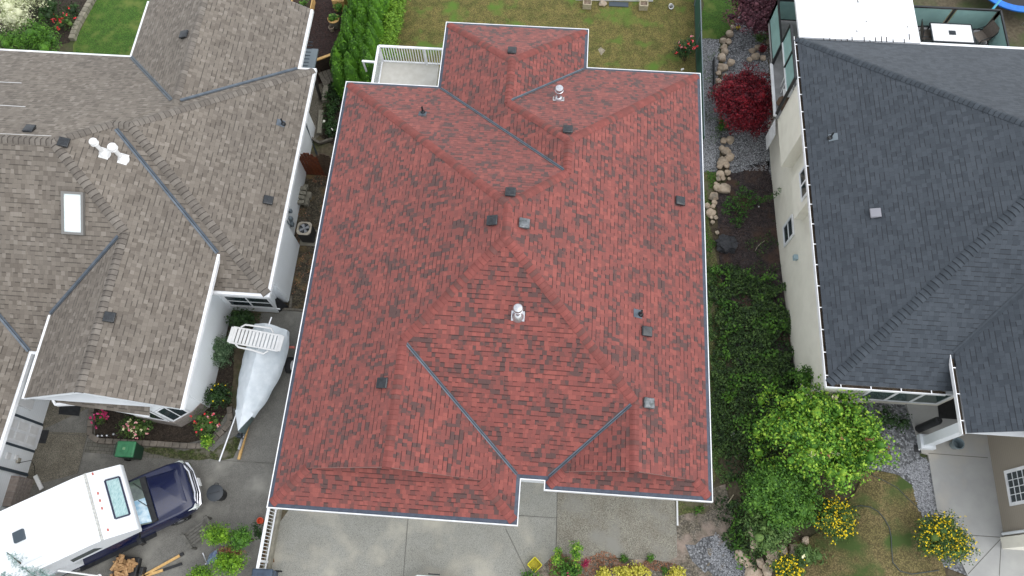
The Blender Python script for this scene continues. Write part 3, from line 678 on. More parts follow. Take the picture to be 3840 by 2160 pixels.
# ------------------------------------------------------------------ the taupe-roofed house on the left
lh = empty('house', (-16, 12, 0), 'house with a weathered taupe shingle roof, white gutters and a skylight', 'house')
Z1, Z2 = 3.3, 3.99
L_ = {k: Vector(v) for k, v in {'NE': (-9.65, 19.32, 3.36), 'SE': (-9.65, 9.48, 3.36), 'in1': (-17.24, 19.47, 3.36), 'wNW': (-17.24, 22.43, 3.36), 'wNE': (-10.3, 22.43, 3.36), 'in2': (-10.3, 19.32, 3.36), 'wJ': (-13.78, 16.01, 5.31), 'wA': (-13.79, 22.43, 5.31), 'R1': (-14.62, 14.42, 6.18), 'R2': (-15.25, 14.42, 6.18), 'A2': (-16.56, 13.12, 6.93), 'RW': (-32, 13.12, 6.93), 'K': (-14.12, 10.60, 5.52), 'v1': (-11.45, 10.66, 4.03), 'fSE': (-11.45, 5.02, 4.03), 'fSW': (-16.70, 5.02, 4.03), 'fA': (-14.07, 5.02, 5.52), 'vW': (-16.70, 7.98, 4.03), 'gE': (-17.5, 6.81, 3.36), 'NW': (-32, 19.47, 3.36), 'gV': (-23.81, 13.12, 6.93), 'gS': (-17.5, -4, 3.36), 'gR': (-23.81, -4, 6.93)}.items()}
LP = {k: [L_[x] for x in v.split()] for k, v in {'N': 'NW in1 wJ in2 NE R1 R2 A2 RW', 'WW': 'wNW in1 wJ wA', 'WE': 'wNE wA wJ in2', 'E': 'SE NE R1', 'M2': 'v1 fSE fA K A2 R2', 'FW': 'fSW vW K fA', 'G': 'gE gV gR gS'}.items()}
LP['S1'] = [L_['SE'], L_['R1'], L_['R2'], L_['v1'], V(-12.4, 10.66, 4.03), V(-12.4, 9.48, 3.36)]
LP['Sm'] = [L_['gV'], L_['A2'], L_['K'], L_['vW'], V(-16.0, 7.98, 4.03), V(-16.0, 6.81, 3.36), L_['gE']]
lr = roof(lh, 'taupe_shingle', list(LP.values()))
NL = {k: newell(v) for k, v in LP.items()}
lruns = [(L_[a], L_[b], NL[x], NL[y]) for a, b, x, y in (('NE', 'R1', 'N', 'E'), ('R1', 'R2', 'N', 'S1'), ('SE', 'R1', 'E', 'S1'), ('R2', 'A2', 'N', 'M2'), ('A2', 'RW', 'N', 'Sm'), ('K', 'A2', 'M2', 'Sm'), ('fA', 'K', 'M2', 'FW'), ('wA', 'wJ', 'WW', 'WE'))]
caps(lr, 'taupe_cap', lruns, hw=.17, ex=.19)
for a, b, x, y in (('in1', 'wJ', 'N', 'WW'), ('in2', 'wJ', 'N', 'WE'), ('v1', 'R2', 'S1', 'M2'), ('vW', 'K', 'Sm', 'FW'), ('gE', 'gV', 'Sm', 'G')):
    valley(lr, L_[a], L_[b] + (L_[a] - L_[b]).normalized() * .25, NL[x], NL[y], .085)
def lg(path, z): strip(lh, 'gutter', path, False, [(.02, z - .17, 0), (0, z - .13, 0), (0, z + .03, 0), (.11, z + .035, 0), (.12, z + .02, 0)], ['white_paint'])
lg([(-12.4, 9.38), (-9.55, 9.38), (-9.55, 19.42), (-10.2, 19.42), (-10.2, 22.44)], Z1)
lg([(-17.34, 22.44), (-17.34, 19.57), (-32, 19.57)], Z1)
lg([(-11.36, 5.0), (-11.36, 10.62)], Z2); lg([(-16.79, 7.95), (-16.79, 5.0)], Z2)
lg([(-17.42, -4), (-17.42, 6.72), (-16.9, 6.72)], Z1)
wl = MB()
wl.prism([(-10.3, 13.1), (-10.3, 18.75), (-10.95, 18.75), (-10.95, 21.85), (-16.7, 21.85), (-16.7, 18.9), (-32, 18.9), (-32, 13.0), (-18.6, 10), (-16.2, 10), (-12.2, 10.4), (-12.2, 9.97), (-10.3, 9.97), (-10.3, 12.9)], 0, Z1 - .12)
wl.prism([(-12.2, 5.95), (-12.2, 10.6), (-16.0, 10.6), (-16.0, 5.95)], 0, Z2 - .1)
wl.prism([(-16.0, 7.4), (-16.0, 10), (-18.5, 10), (-18.5, 7.4)], 0, Z1 - .12)
wl.box(-9.98, -9.97 + .02, 10.45, 12.95, .1, Z1 - .14)
wl.box(-10.3, -9.98, 10.4, 13.0, .1, Z1 - .15)
wl.prism([(-18.4, -4), (-18.4, 7.4), (-26, 7.4), (-26, -4)], 0, Z1 - .12)
wl.build('wall', 'white_siding', lh)
sf = MB(); sf.prism([(-12.3, 9.45), (-9.6, 9.45), (-9.6, 19.35), (-10.25, 19.35), (-10.25, 22.4), (-17.25, 22.4), (-17.25, 19.5), (-32, 19.5), (-32, 13), (-18, 9.5), (-12.3, 9.5)], Z1 - .16, Z1 - .13)
sf.prism([(-11.45, 5.05), (-11.45, 10.55), (-16.7, 7.9), (-16.7, 5.05)], Z2 - .14, Z2 - .11)
sf.prism([(-17.5, -4), (-17.5, 6.8), (-16.2, 6.8), (-16.2, 7.4), (-19, 7.4), (-19, -4)], Z1 - .16, Z1 - .13)
sf.build('soffit', 'white_wall', lh)
gb = MB(); gb.add([V(-16.6, 5.85, 3.95), V(-11.6, 5.85, 3.95), V(-14.07, 5.85, 5.4)], [(0, 1, 2)]); gb.build('gable_wall', 'white_wall', lh); gb = MB()
for s in (L_['fSE'], L_['fSW']): gb.add([s + V(0, -.01, 0), L_['fA'] + V(0, -.01, 0), L_['fA'] + V(0, -.01, -.16), s + V(0, -.01, -.16)], [(0, 1, 2, 3)])
gb.build('rake_board', 'white_wall', lh); gb = MB()
for s in (L_['wNE'], L_['wNW']): gb.add([s + V(0, .01, 0), L_['wA'] + V(0, .01, 0), L_['wA'] + V(0, .01, -.16), s + V(0, .01, -.16)], [(0, 1, 2, 3)])
gb.build('rake_board', 'white_wall', lh)
# porch roof with bay under the front gable
pr = [V(-16.25, 5.15, 2.93), V(-12.95, 4.92, 2.93), V(-12.95, 6.0, 3.45), V(-16.25, 6.0, 3.4)]
po = roof(lh, 'taupe_shingle', [pr], 'porch_roof')
strip(lh, 'porch_gutter', [(-16.28, 5.06), (-15.4, 5.16), (-12.95, 4.88)], False, [(0, 2.8, 0), (0, 2.93, 0), (.09, 2.94, 0)], ['white_paint'])
dpm = MB(); dpm.tube([(-16.35, 5.5, 3.4), (-16.36, 5.2, 3.0), (-16.33, 5.1, 2.85)], .045, 8); dpm.build('downspout', 'white_paint', lh)
bay = MB(); bay.prism([(-15.2, 6.0), (-14.6, 5.3), (-13.1, 5.15), (-12.5, 5.6), (-12.2, 6.0)], 0, .75); bay.build('bay_base', brickmat('grey_brick', srgb(150, 140, 132), srgb(128, 118, 112), srgb(160, 156, 150), axes=(0, 2)), lh)
bay = MB(); bay.prism([(-15.15, 6.0), (-14.58, 5.34), (-13.12, 5.19), (-12.52, 5.62), (-12.25, 6.0)], .75, 2.85); bay.build('bay_wall', 'white_wall', lh)
for a, b in (((-15.12, 5.93), (-14.62, 5.36)), ((-14.5, 5.32), (-13.2, 5.19)), ((-13.08, 5.2), (-12.56, 5.58))):
    u = V(b[0] - a[0], b[1] - a[1], 0); n = V(u.y, -u.x, 0).normalized(); window(lh, V(a[0], a[1], .9) + n * .01, u, (0, 0, 1), n, u.length, 1.5, 2, 1, .05)
window(lh, (-12.06, 9.965, .55), (1, 0, 0), (0, 0, 1), (0, -1, 0), 1.85, 1.1, 2, 2, .09, bars=.06)
bt = MB(); bt.box(-12.1, -10.1, 9.93, 9.968, .45, .55); bt.build('window_sill', 'white_paint', lh)
# garage side wall: door, trim bands, meter, socket, brick foot
XG = -18.395
def gy(px, py): return hx(px / 3.15, 1440 + py / 3.15, XG)
tr = MB()
for y in (4.87, 3.86, 3.02): tr.box(XG, XG + .012, y - .045, y + .045, 0, 3.1)
tr.build('trim_band', 'grey_trim', lh)
dr = MB(); dr.box(XG, XG + .05, 3.95, 4.8, .04, 2.1); do = dr.build('door', 'white_paint', lh)
dq = MB()
for y0, y1 in ((4.05, 4.33), (4.42, 4.7)):
    for z0, z1 in ((.25, .75), (.9, 1.45), (1.55, 1.95)): dq.box(XG + .05, XG + .062, y0, y1, z0, z1)
dq.build('door_panel', 'white_plastic', do)
nb = MB()
for i, (y) in enumerate((4.52, 4.38, 4.31)):
    nb.lathe((XG + .05, y, 2.25), [(.05, 0), (.05, .012), (.028, .012), (.028, 0)], 12, (1, 0, 0))
nb.build('house_number', 'dark_metal', lh)
for y, z, s, nm, mt in ((3.45, 1.45, .2, 'vent_hood', 'white_plastic'), (3.48, 1.0, .14, 'outlet_box', 'white_plastic'), (3.4, .82, .16, 'outlet_box', 'concrete_pale')):
    b_ = MB(); b_.box(XG, XG + .07, y - s * .6, y + s * .6, z - s * .6, z + s * .6); b_.build(nm, mt, lh, bevel=.02)
dsp = MB(); dsp.bar((XG + .06, 2.98, 3.1), (XG + .06, 2.98, .1), .08, .06); dsp.build('downspout', 'grey_trim', lh)
bk = MB(); bk.box(XG - .1, XG + .3, 1.8, 2.85, 0, .9); bk.build('brick_pier', brickmat('grey_brick_side', srgb(150, 138, 130), srgb(126, 114, 108), srgb(156, 150, 146), axes=(1, 2)), lh)
hd = MB(); hd.box(XG, XG + .14, 5.2, 5.55, 1.1, 2.4); hd.build('wall_cabinet', 'white_plastic', lh, bevel=.02)
for (x, y), k in (((467, 89), 'WW'), ((75, 329), 'N'), ((159, 360), 'M2'), ((673, 505), 'E'), ((274, 799), 'M2')): box_vent(lh, *N_(x, y), LP[k], s=1.05)
plumb(lh, *N_(713, 312), LP['E'])
flue(lh, *N_(262, 386), LP['M2'], 'white_plastic', h=.75, r=.07, rc=.14); flue(lh, *N_(309, 400), LP['M2'], 'white_plastic', h=.78, r=.075, rc=.16)
p, u, v, n = on_roof(*N_(187, 536), LP['Sm']); M_ = frame(p, u, v, n)
sk = MB(M_); sw, sh = .38, .72
for x0, x1, y0, y1 in ((-sw, sw, -sh, -sh + .08), (-sw, sw, sh - .08, sh), (-sw, -sw + .08, -sh + .08, sh - .08), (sw - .08, sw, -sh + .08, sh - .08)): sk.box(x0, x1, y0, y1, 0, .13)
so_ = sk.build('skylight', pm('skylight_frame', srgb(126, 124, 120), .4, metal=.4), lh)
pk = MB(M_); pk.box(-sw + .07, sw - .07, -sh + .07, sh - .07, .03, .09); pk.build('pane', pm('skylight_glass', (.62, .70, .70), .12, c2=(.7, .76, .75), sc=5, coat=.6), so_)
cl = MB()
for (x0, y0, x1, y1) in ((0, 828, 220, 838), (0, 1062, 258, 1077), (5, 1349, 520, 1372)):
    a = on_roof(*px_(0, 0, x0, y0), LP['N'])[0]; b = on_roof(*px_(0, 0, x1, y1), LP['N'])[0]; cl.bar(a + V(0, 0, .02), b + V(0, 0, .02), .022, .01)
cl.build('chalk_line', pm('chalk', (.55, .55, .54), .9), lh)
# downspouts and meters on the east wall
ds_ = MB(); ds_.tube([T(1, 0, 488, 1245, 3.1), (-10.0, 17.6, 2.2), T(1, 1, 612, 105, .15)], .05, 8); ds_.build('downspout', 'grey_trim', lh)
ds_ = MB(); ds_.tube([T(1, 0, 592, 795, 3.15), T(1, 0, 650, 990, .1)], .075, 8); ds_.build('porch_post', pm('post_dark', srgb(44, 40, 38), .6), lh)
mt = MB(); 
for y, z, w_, h_ in ((13.72, .95, .14, .22), (13.95, 1.2, .12, .2), (13.6, .7, .16, .2)): mt.box(-10.3, -10.16, y - w_ / 2, y + w_ / 2, z - h_ / 2, z + h_ / 2)
mt.build('meter_box', pm('meter_grey', srgb(112, 122, 128), .5), lh, bevel=.01)
cn = MB(); cn.tube([(-10.28, 13.5, 3.1), (-10.28, 13.5, .9)], .02, 6); cn.build('conduit', 'meter_grey', lh)
sd_ = MB(); sd_.box(-10.95, -10.3, 19.5, 21.8, 1.5, 1.6)
bo2 = sd_.build('side_balcony', 'meter_grey', lh)
for i in range(12):
    b_ = MB(); y = 19.6 + i * .18; b_.bar((-10.32, y, 2.3), (-10.7, y, 2.3), .02, .03); b_.build('slat', 'grey_trim', bo2)

# ------------------------------------------------------------------ the slate-roofed house on the right
rh = empty('house', (15, 12, 0), 'beige stucco house with a dark slate-grey shingle roof', 'house')
Q = 5.1; zR = 8.9
S_ = {k: Vector(v) for k, v in {'NW': (9.3, 20.6, 5.16), 'SW': (9.34, 6.99, 5.16), 'A': (16.12, 13.81, 8.9), 'NE': (34, 20.6, 5.16), 'AE': (34, 13.81, 8.9), 'gi': (13.06, 8.06, 5.74), 'gS': (13.06, 5.55, 5.74), 'gV': (18.79, 13.81, 8.9), 'gA': (18.79, 5.55, 8.9), 'gE': (24.5, 5.55, 5.74), 'gE2': (24.5, 13.81, 5.74)}.items()}
SP = {'W': [S_['SW'], S_['NW'], S_['A']], 'N': [S_['NW'], S_['NE'], S_['AE'], S_['A']], 'S': [S_['SW'], V(14.3, 6.99, 5.16), V(14.3, 8.06, 5.74), S_['gi'], S_['gV'], S_['A']], 'G': [S_['gi'], S_['gS'], S_['gA'], S_['gV']], 'GE': [S_['gA'], S_['gE'], S_['gE2'], S_['gV']]}
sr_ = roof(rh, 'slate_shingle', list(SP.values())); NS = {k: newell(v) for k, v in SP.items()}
caps(sr_, 'slate_cap', [(S_['NW'], S_['A'], NS['N'], NS['W']), (S_['SW'], S_['A'], NS['S'], NS['W']), (S_['A'], S_['AE'], NS['N'], NS['S']), (S_['gA'], S_['gV'], NS['G'], NS['GE'])], hw=.16, ex=.17)
valley(sr_, S_['gi'], S_['gV'], NS['S'], NS['G'], .09, ('slate_cap', 'slate_cap'))
pm('leaf_debris', srgb(58, 46, 38), .95, c2=srgb(86, 74, 58), sc=25, pebble=(30, .5, 1.6))
def rg(path, z, st=.75):
    strip(rh, 'gutter', path, False, [(.02, z - .16, 0), (0, z - .12, 0), (0, z + .03, 0), (.022, z + .03, 0), (.022, z - .03, 0)], ['white_paint'])
    strip(rh, 'gutter_debris', path, False, [(.02, z - .03, 0), (.125, z - .03, 0)], ['leaf_debris'])
    for a, b in zip(path[:-1], path[1:]):
        a, b = V(*a, z + .028), V(*b, z + .028); d = (b - a).normalized(); n = V(-d.y, d.x, 0); L = (b - a).length; k = int(L / st)
        for i in range(k): c = a + d * (L * (i + .5) / k); sb = MB(); sb.bar(c, c + n * .12, .03, .01); sb.build('gutter_strap', 'white_paint', rh)
rg([(9.2, 20.7), (9.24, 6.87), (12.98, 6.87)], Q); rg([(12.94, 8.0), (12.94, 5.52)], 5.68)
strip(rh, 'gutter', [(34, 20.72), (13.9, 20.72)], False, [(.02, Q - .16, 0), (0, Q - .12, 0), (0, Q + .04, 0), (.13, Q + .045, 0)], ['white_paint'])
sf = MB(); sf.prism([(9.26, 6.93), (14.3, 6.93), (14.3, 20.6), (9.26, 20.6)], Q - .16, Q - .13); sf.prism([(13.0, 5.6), (24.4, 5.6), (24.4, 8), (13.0, 8)], 5.5, 5.53); sf.build('soffit', 'white_wall', rh)
wl = MB()
wl.box(9.72, 30, 7.75, 18.2, 0, Q - .15)
wl.box(9.28, 9.73, 16.5, 18.72, 2.5, Q - .17); wl.box(9.38, 9.73, 13.82, 15.5, 3.2, Q - .17)
wl.box(9.73, 13.9, 7.15, 7.76, 2.0, Q - .16)
wl.box(9.72, 9.9, 18.2, 20.3, 0, 2.5)
wl.build('wall', 'beige_stucco', rh)
gw = MB(); gw.box(15.42, 27, 2.95, 7.7, 2.6, 6.3); gw.build('garage_wall', 'beige_siding', rh)
tb = MB(); tb.box(15.3, 27, 2.6, 2.95, 2.78, 6.3); tb.build('corner_trim', 'beige_stucco', rh)
d2 = MB(); d2.tube([(15.36, 3.05, 6), (15.36, 3.05, 2.85)], .05, 8); d2.build('downspout', 'white_wall', rh)
w1 = hx(*px_(3, 3, 2440, 750), 15.41)
window(rh, (15.41, 4.95, 3.45), (0, -1, 0), (0, 0, 1), (-1, 0, 0), 1.1, 1.25, 4, 4, .1, bars=.02, proud=.05)
window(rh, (9.71, 14.6, 1.06), (0, -1, 0), (0, 0, 1), (-1, 0, 0), .9, 1.15, 1, 2, .09, proud=.05, bars=.07)
window(rh, (9.37, 15.25, 4.1), (0, -1, 0), (0, 0, 1), (-1, 0, 0), 1.2, .75, 2, 1, .09, proud=.04, bars=.07)
window(rh, (11.0, 7.145, 3.05), (1, 0, 0), (0, 0, 1), (0, -1, 0), 2.75, 1.3, 3, 1, .1, bars=.1, glass=pm('bay_glass', srgb(58, 78, 74), .08, spec=.9))
tq = hx(*px_(3, 1, 295, 1140), 9.7)
b_ = MB(); b_.box(9.56, 9.72, tq.y - .1, tq.y + .1, tq.z - .12, tq.z + .06); b_.build('vent_hood', pm('hood_blue', srgb(150, 172, 180), .4), rh, bevel=.02)
cm_ = MB(); cm_.bar((13.3, 5.85, 5.5), (13.3, 5.85, 2.78), .3, .3); cm_.box(13.06, 13.54, 5.61, 6.09, 2.6, 3.0); cm_.build('porch_column', 'white_wall', rh)
box_vent(rh, *N_(2204, 538), SP['W'], pm('vent_grey', srgb(132, 132, 138), .4), s=1.0); plumb(rh, *N_(2088, 347), SP['W'], 'vent_black', .3, 'meter_grey')
# patio cover
pc = MB(); pc.hexa([(9.36, 20.56, 5.14), (13.9, 20.56, 5.14), (13.8, 27, 5.14), (9.26, 27, 5.14)], [(9.36, 20.56, 5.27), (13.9, 20.56, 5.27), (13.8, 27, 5.24), (9.26, 27, 5.24)])
pco = pc.build('patio_cover', pm('cover_white', (.84, .85, .86), .4, c2=(.80, .81, .82), sc=2), rh)
STK = pm('streak', srgb(44, 42, 42), .9)
for a, b, c_ in ((560, 385, 400), (620, 385, 405), (675, 395, 405), (797, 390, 410), (845, 370, 405), (967, 370, 415), (1080, 375, 415), (1140, 365, 420), (1192, 370, 420), (1258, 395, 425), (1370, 390, 430), (1420, 338, 395), (903, 0, 22), (893, 305, 318), (987, 207, 215), (1402, 264, 272), (1025, 405, 418), (737, 398, 405)):
    p0 = T(3, 0, a, b, 5.276); p1 = T(3, 0, a + 3, c_, 5.276); st_ = MB(); st_.bar(p0, p1 - V(0, .02, 0), .035, .004); st_.build('dirt_streak', STK, pco)
# rear deck with glass railing
dk = MB(); dk.box(9.16, 18.2, 18.72, 23.7, 2.55, 2.75); dko = dk.build('rear_deck', pm('deck_floor', srgb(150, 150, 150), .7, c2=srgb(130, 130, 130), sc=3), rh)
pm('frosted_glass', srgb(150, 186, 182), .25, c2=srgb(140, 176, 172), sc=2, alpha=.82)
rp = [(9.15, 21.3), (9.15, 23.6), (18.15, 23.6), (18.15, 19.5)]; rr_ = MB(); zb, zt_ = 2.78, 3.95
for a, b in zip(rp[:-1], rp[1:]): rr_.bar((*a, zt_), (*b, zt_), .07, .07); rr_.bar((*a, zb + .06), (*b, zb + .06), .05, .05)
for a, b in zip(rp[:-1], rp[1:]):
    a, b = V(*a, 0), V(*b, 0); k = max(1, round((b - a).length / 1.85))
    for i in range(k + 1): c = a.lerp(b, i / k); rr_.box(c.x - .035, c.x + .035, c.y - .035, c.y + .035, zb - .2, zt_)
    for i in range(k):
        g0, g1 = a.lerp(b, (i + .06) / k), a.lerp(b, (i + .94) / k); gl = MB(); gl.bar((g0.x, g0.y, (zb + zt_) / 2), (g1.x, g1.y, (zb + zt_) / 2), .012, zt_ - zb - .16); gl.build('glass_panel', 'frosted_glass', dko)
rr_.build('deck_railing', pm('rail_black', srgb(34, 36, 38), .4), dko)

ws2 = MB()
for y in (18.8, 20.05, 21.3): ws2.box(9.1, 9.2, y - .04, y + .04, 2.6 if y > 21 or y < 19 else 4.1, 5.1)
ws2.bar((9.15, 18.8, 5.08), (9.15, 21.3, 5.08), .08, .06); ws2.build('windscreen_frame', 'rail_black', dko)
ws2 = MB(); ws2.bar((9.15, 18.8, 4.1), (9.15, 21.3, 4.1), .08, .06); ws2.bar((9.1, 18.72, 2.76), (9.1, 21.3, 2.76), .1, .1); ws2.build('rail', 'white_paint', dko)
for y0, y1 in ((18.85, 20.0), (20.1, 21.25)):
    g = MB(); g.box(9.14, 9.16, y0, y1, 4.14, 5.04); g.build('glass_panel', 'frosted_glass', dko)
lt = MB()
for i in range(7): lt.bar((9.2, 18.75 - i * .1, 2.45 - .02 * i), (9.2, 18.75 - i * .1, 1.2), .03, .05)
lt.build('lattice', 'white_paint', dko)
# ------------------------------------------------------------------ pickup and camper
pm('navy_paint', srgb(13, 20, 52), .25, c2=srgb(16, 24, 58), sc=3, coat=.35, spec=.5)
pm('camper_white', (.80, .82, .83), .35, c2=(.72, .75, .76), sc=1.3)
siding('camper_side', srgb(206, 209, 213), .085, 2, .6)
pm('lamp_clear', srgb(200, 205, 200), .15, spec=.9); pm('lamp_red', srgb(186, 104, 92), .3)
pm('teal_curtain', srgb(128, 162, 164), .7, c2=srgb(176, 200, 198), sc=18, stretch=(3, .4, .4))
pm('sunshade', srgb(206, 220, 224), .25, metal=.2, c2=srgb(130, 168, 190), sc=4)
pm('cabin_glass', srgb(52, 66, 60), .08, spec=.9, c2=srgb(90, 104, 92), sc=3)
TM = Matrix.Translation((-11.80, 3.12, 0)) @ Matrix.Rotation(math.radians(30), 4, 'Z')
tw = TM @ V(-2.5, 0, 0)
tk = empty('pickup_truck', tw, 'dark blue pickup truck carrying a white camper, parked on the grey concrete', 'pickup truck')
def sec(x, w, zb, zm, zt2, k=.93): return [V(x, -w, zb), V(x, -w, zm), V(x, -w * k, zt2), V(x, w * k, zt2), V(x, w, zm), V(x, w, zb)]
b = MB(TM); b.ring([sec(-.16, .78, .55, .8, .92), sec(-.28, .92, .48, .86, 1.02), sec(-.7, .985, .45, .92, 1.09), sec(-1.42, 1.0, .45, .96, 1.15), sec(-1.62, 1.0, .45, .98, 1.18), sec(-5.7, 1.0, .45, 1.05, 1.2)])
b.build('body', 'navy_paint', tk, smooth=True, bevel=.05)
b = MB(TM); b.hexa([(-1.46, -.82, 1.12), (-.36, -.68, 1.02), (-.36, .68, 1.02), (-1.46, .82, 1.12)], [(-1.42, -.7, 1.225), (-.5, -.56, 1.12), (-.5, .56, 1.12), (-1.42, .7, 1.225)]); b.build('hood', 'navy_paint', tk, smooth=True, bevel=.04)
b = MB(TM); b.hexa([(-1.62, -.86, 1.17), (-1.42, -.84, 1.15), (-1.42, .84, 1.15), (-1.62, .86, 1.17)], [(-1.62, -.84, 1.235), (-1.44, -.82, 1.215), (-1.44, .82, 1.215), (-1.62, .84, 1.235)]); b.build('cowl', 'black_plastic', tk)
b = MB(TM); b.hexa([(-1.62, -.84, 1.2), (-1.58, -.84, 1.2), (-1.58, .84, 1.2), (-1.62, .84, 1.2)], [(-2.62, -.7, 1.76), (-2.56, -.7, 1.76), (-2.56, .7, 1.76), (-2.62, .7, 1.76)]); ws_ = b.build('windshield', 'cabin_glass', tk)
b = MB(TM); b.add([(-1.59, -.8, 1.215), (-1.59, .1, 1.215), (-2.54, .06, 1.775), (-2.54, -.66, 1.775)], [(0, 1, 2, 3)]); b.build('sunshade', 'sunshade', ws_)
b = MB(TM); b.ring([[V(-2.6, -.72, 1.72), V(-2.6, .72, 1.72), V(-2.6, .93, 1.2), V(-2.6, -.93, 1.2)], [V(-4.0, -.74, 1.84), V(-4.0, .74, 1.84), V(-4.0, .94, 1.2), V(-4.0, -.94, 1.2)]]); b.build('cab', 'navy_paint', tk)
b = MB(TM)
for s in (-1, 1): b.hexa([(-2.0, s * .945, 1.22), (-3.9, s * .955, 1.22), (-3.9, s * .95, 1.22), (-2.0, s * .94, 1.22)], [(-2.7, s * .77, 1.72), (-3.85, s * .79, 1.76), (-3.85, s * .77, 1.76), (-2.7, s * .75, 1.72)])
b.build('side_window', 'window_glass', tk)
b = MB(TM); b.ring([[V(-.3, -.95, .42), V(-.06, -.82, .42), V(.02, -.45, .42), V(.04, 0, .42), V(.02, .45, .42), V(-.06, .82, .42), V(-.3, .95, .42)], [V(-.3, -.95, .68), V(-.06, -.82, .68), V(.02, -.45, .68), V(.04, 0, .68), V(.02, .45, .68), V(-.06, .82, .68), V(-.3, .95, .68)]]); b.build('bumper', 'chrome', tk, smooth=True, bevel=.03)
b = MB(TM)
for z, d in ((.9, .0), (.78, .02)):
    for (a, c_) in (((-.22, -.8), (-.09, -.4)), ((-.09, -.4), (-.07, .4)), ((-.07, .4), (-.22, .8))): b.bar((a[0] + d, a[1], z), (c_[0] + d, c_[1], z), .045, .04)
b.build('grille_bar', 'chrome', tk)
b = MB(TM); b.box(-.2, -.1, -.55, .55, .7, .9); b.build('grille', 'black_plastic', tk)
for s in (-1, 1):
    b = MB(TM); y0, y1 = sorted((s * .56, s * .93)); b.hexa([(-.5, y0, .76), (-.12, y0, .76), (-.2, y1, .76), (-.5, y1, .76)], [(-.5, y0, .96), (-.17, y0, .93), (-.26, y1, .92), (-.5, y1, .95)]); b.build('headlight', 'lamp_clear', tk, bevel=.02)
    b = MB(TM); b.bar((-2.1, s * .95, 1.2), (-2.12, s * 1.2, 1.28), .06, .05); b.hexa([(-2.2, s * 1.16, 1.12), (-2.04, s * 1.18, 1.12), (-2.0, s * 1.4, 1.12), (-2.16, s * 1.42, 1.12)], [(-2.2, s * 1.16, 1.42), (-2.06, s * 1.18, 1.42), (-2.02, s * 1.38, 1.42), (-2.16, s * 1.4, 1.42)]); b.build('side_mirror', 'black_plastic', tk, bevel=.03)
    b = MB(TM); b.box(-4.6, -1.9, min(s * .98, s * 1.12), max(s * .98, s * 1.12), .38, .44); b.build('running_board', 'black_plastic', tk)
    for x in (-1.0, -4.7):
        b = MB(TM); b.lathe((x, s * .86, .38), [(.25, -.13), (.37, -.12), (.385, -.06), (.385, .06), (.37, .12), (.25, .13)], 24, (0, 1, 0)); wh = b.build('wheel', 'rubber', tk, smooth=True)
        b = MB(TM); b.lathe((x, s * .86, .38), [(.22, .10), (.23, .135), (.18, .12), (.06, .14), (.01, .145)] if s > 0 else [(.01, -.145), (.06, -.14), (.18, -.12), (.23, -.135), (.22, -.10)], 16, (0, 1, 0)); b.build('rim', 'galvanised', wh, smooth=True)
b = MB(TM); b.hexa([(.04, -.15, .44), (.07, -.15, .44), (.07, .15, .44), (.04, .15, .44)], [(.02, -.15, .6), (.05, -.15, .6), (.05, .15, .6), (.02, .15, .6)]); b.build('licence_plate', 'white_plastic', tk)
b = MB(TM)
for y in (-.35, .3): b.bar((-1.52, y, 1.25), (-1.8, y + .42, 1.36), .02, .015)
b.build('wiper', 'black_plastic', tk)
cp = empty('truck_camper', TM @ V(-4, 0, 1.2), 'white slide-in camper with ribbed grey sides and a curtained front window, on the blue pickup', 'camper')
cw = 1.165
b = MB(TM)
prof = [(-1.72, 2.0), (-1.62, 2.2), (-1.64, 2.42), (-2.5, 2.98), (-2.9, 3.05), (-7.2, 3.05), (-7.2, 1.25), (-4.05, 1.25), (-4.05, 1.95)]
b.cur = 0; n_ = len(prof)
vs = [V(x, -cw, z) for x, z in prof] + [V(x, cw, z) for x, z in prof]
b.add(vs, [(i, (i + 1) % n_, n_ + (i + 1) % n_, n_ + i)[::-1] for i in range(n_)])
b.cur = 1; b.add(vs, [tuple(range(n_)), tuple(range(2 * n_ - 1, n_ - 1, -1))])
b.build('shell', ['camper_white', 'camper_side'], cp, bevel=.045, smooth=True)
nx_, nz_ = (.56 / 1.026, .86 / 1.026)
def onn(t, y, up=0.01): return V(-1.64 - .86 * t - 0.0 + .545 * up, y, 2.42 + .56 * t + .84 * up)
b = MB(TM); 
for a, c_ in (((.12, -.62), (.55, -.62)), ((.55, -.62), (.55, .74)), ((.55, .74), (.12, .74)), ((.12, .74), (.12, -.62))): b.bar(onn(*a, .03), onn(*c_, .03), .055, .05)
fw = b.build('front_window', 'navy_paint', cp, bevel=.015)
b = MB(TM); b.add([onn(.12, -.62, .02), onn(.12, .74, .02), onn(.55, .74, .02), onn(.55, -.62, .02)], [(0, 1, 2, 3)]); b.build('curtain', 'teal_curtain', fw)
for y in (-.9, -.15, .12, .38, 1.08):
    b = MB(TM); c_ = onn(.82, y, .02); b.box(c_.x - .03, c_.x + .02, y - .045, y + .045, c_.z - .01, c_.z + .03); b.build('marker_light', 'lamp_red', cp, bevel=.01)
b = MB(TM); b.box(-2.58, -2.5, -cw, cw, 3.0, 3.025); b.build('seam', pm('sealant', srgb(196, 196, 190), .8, c2=srgb(150, 150, 145), sc=20), cp)
b = MB(TM); b.box(-3.95, -3.36, -.17, .45, 3.04, 3.085); b.build('roof_hatch', 'camper_white', cp, bevel=.03, smooth=True)
b = MB(TM); b.box(-5.05, -4.7, -.07, .29, 3.04, 3.15); b.build('roof_vent', 'grey_trim', cp, bevel=.03, smooth=True)
b = MB(TM); b.box(-4.9, -4.24, -1.1, -.85, 3.04, 3.2); b.build('awning_cover', 'camper_white', cp, bevel=.04, smooth=True)
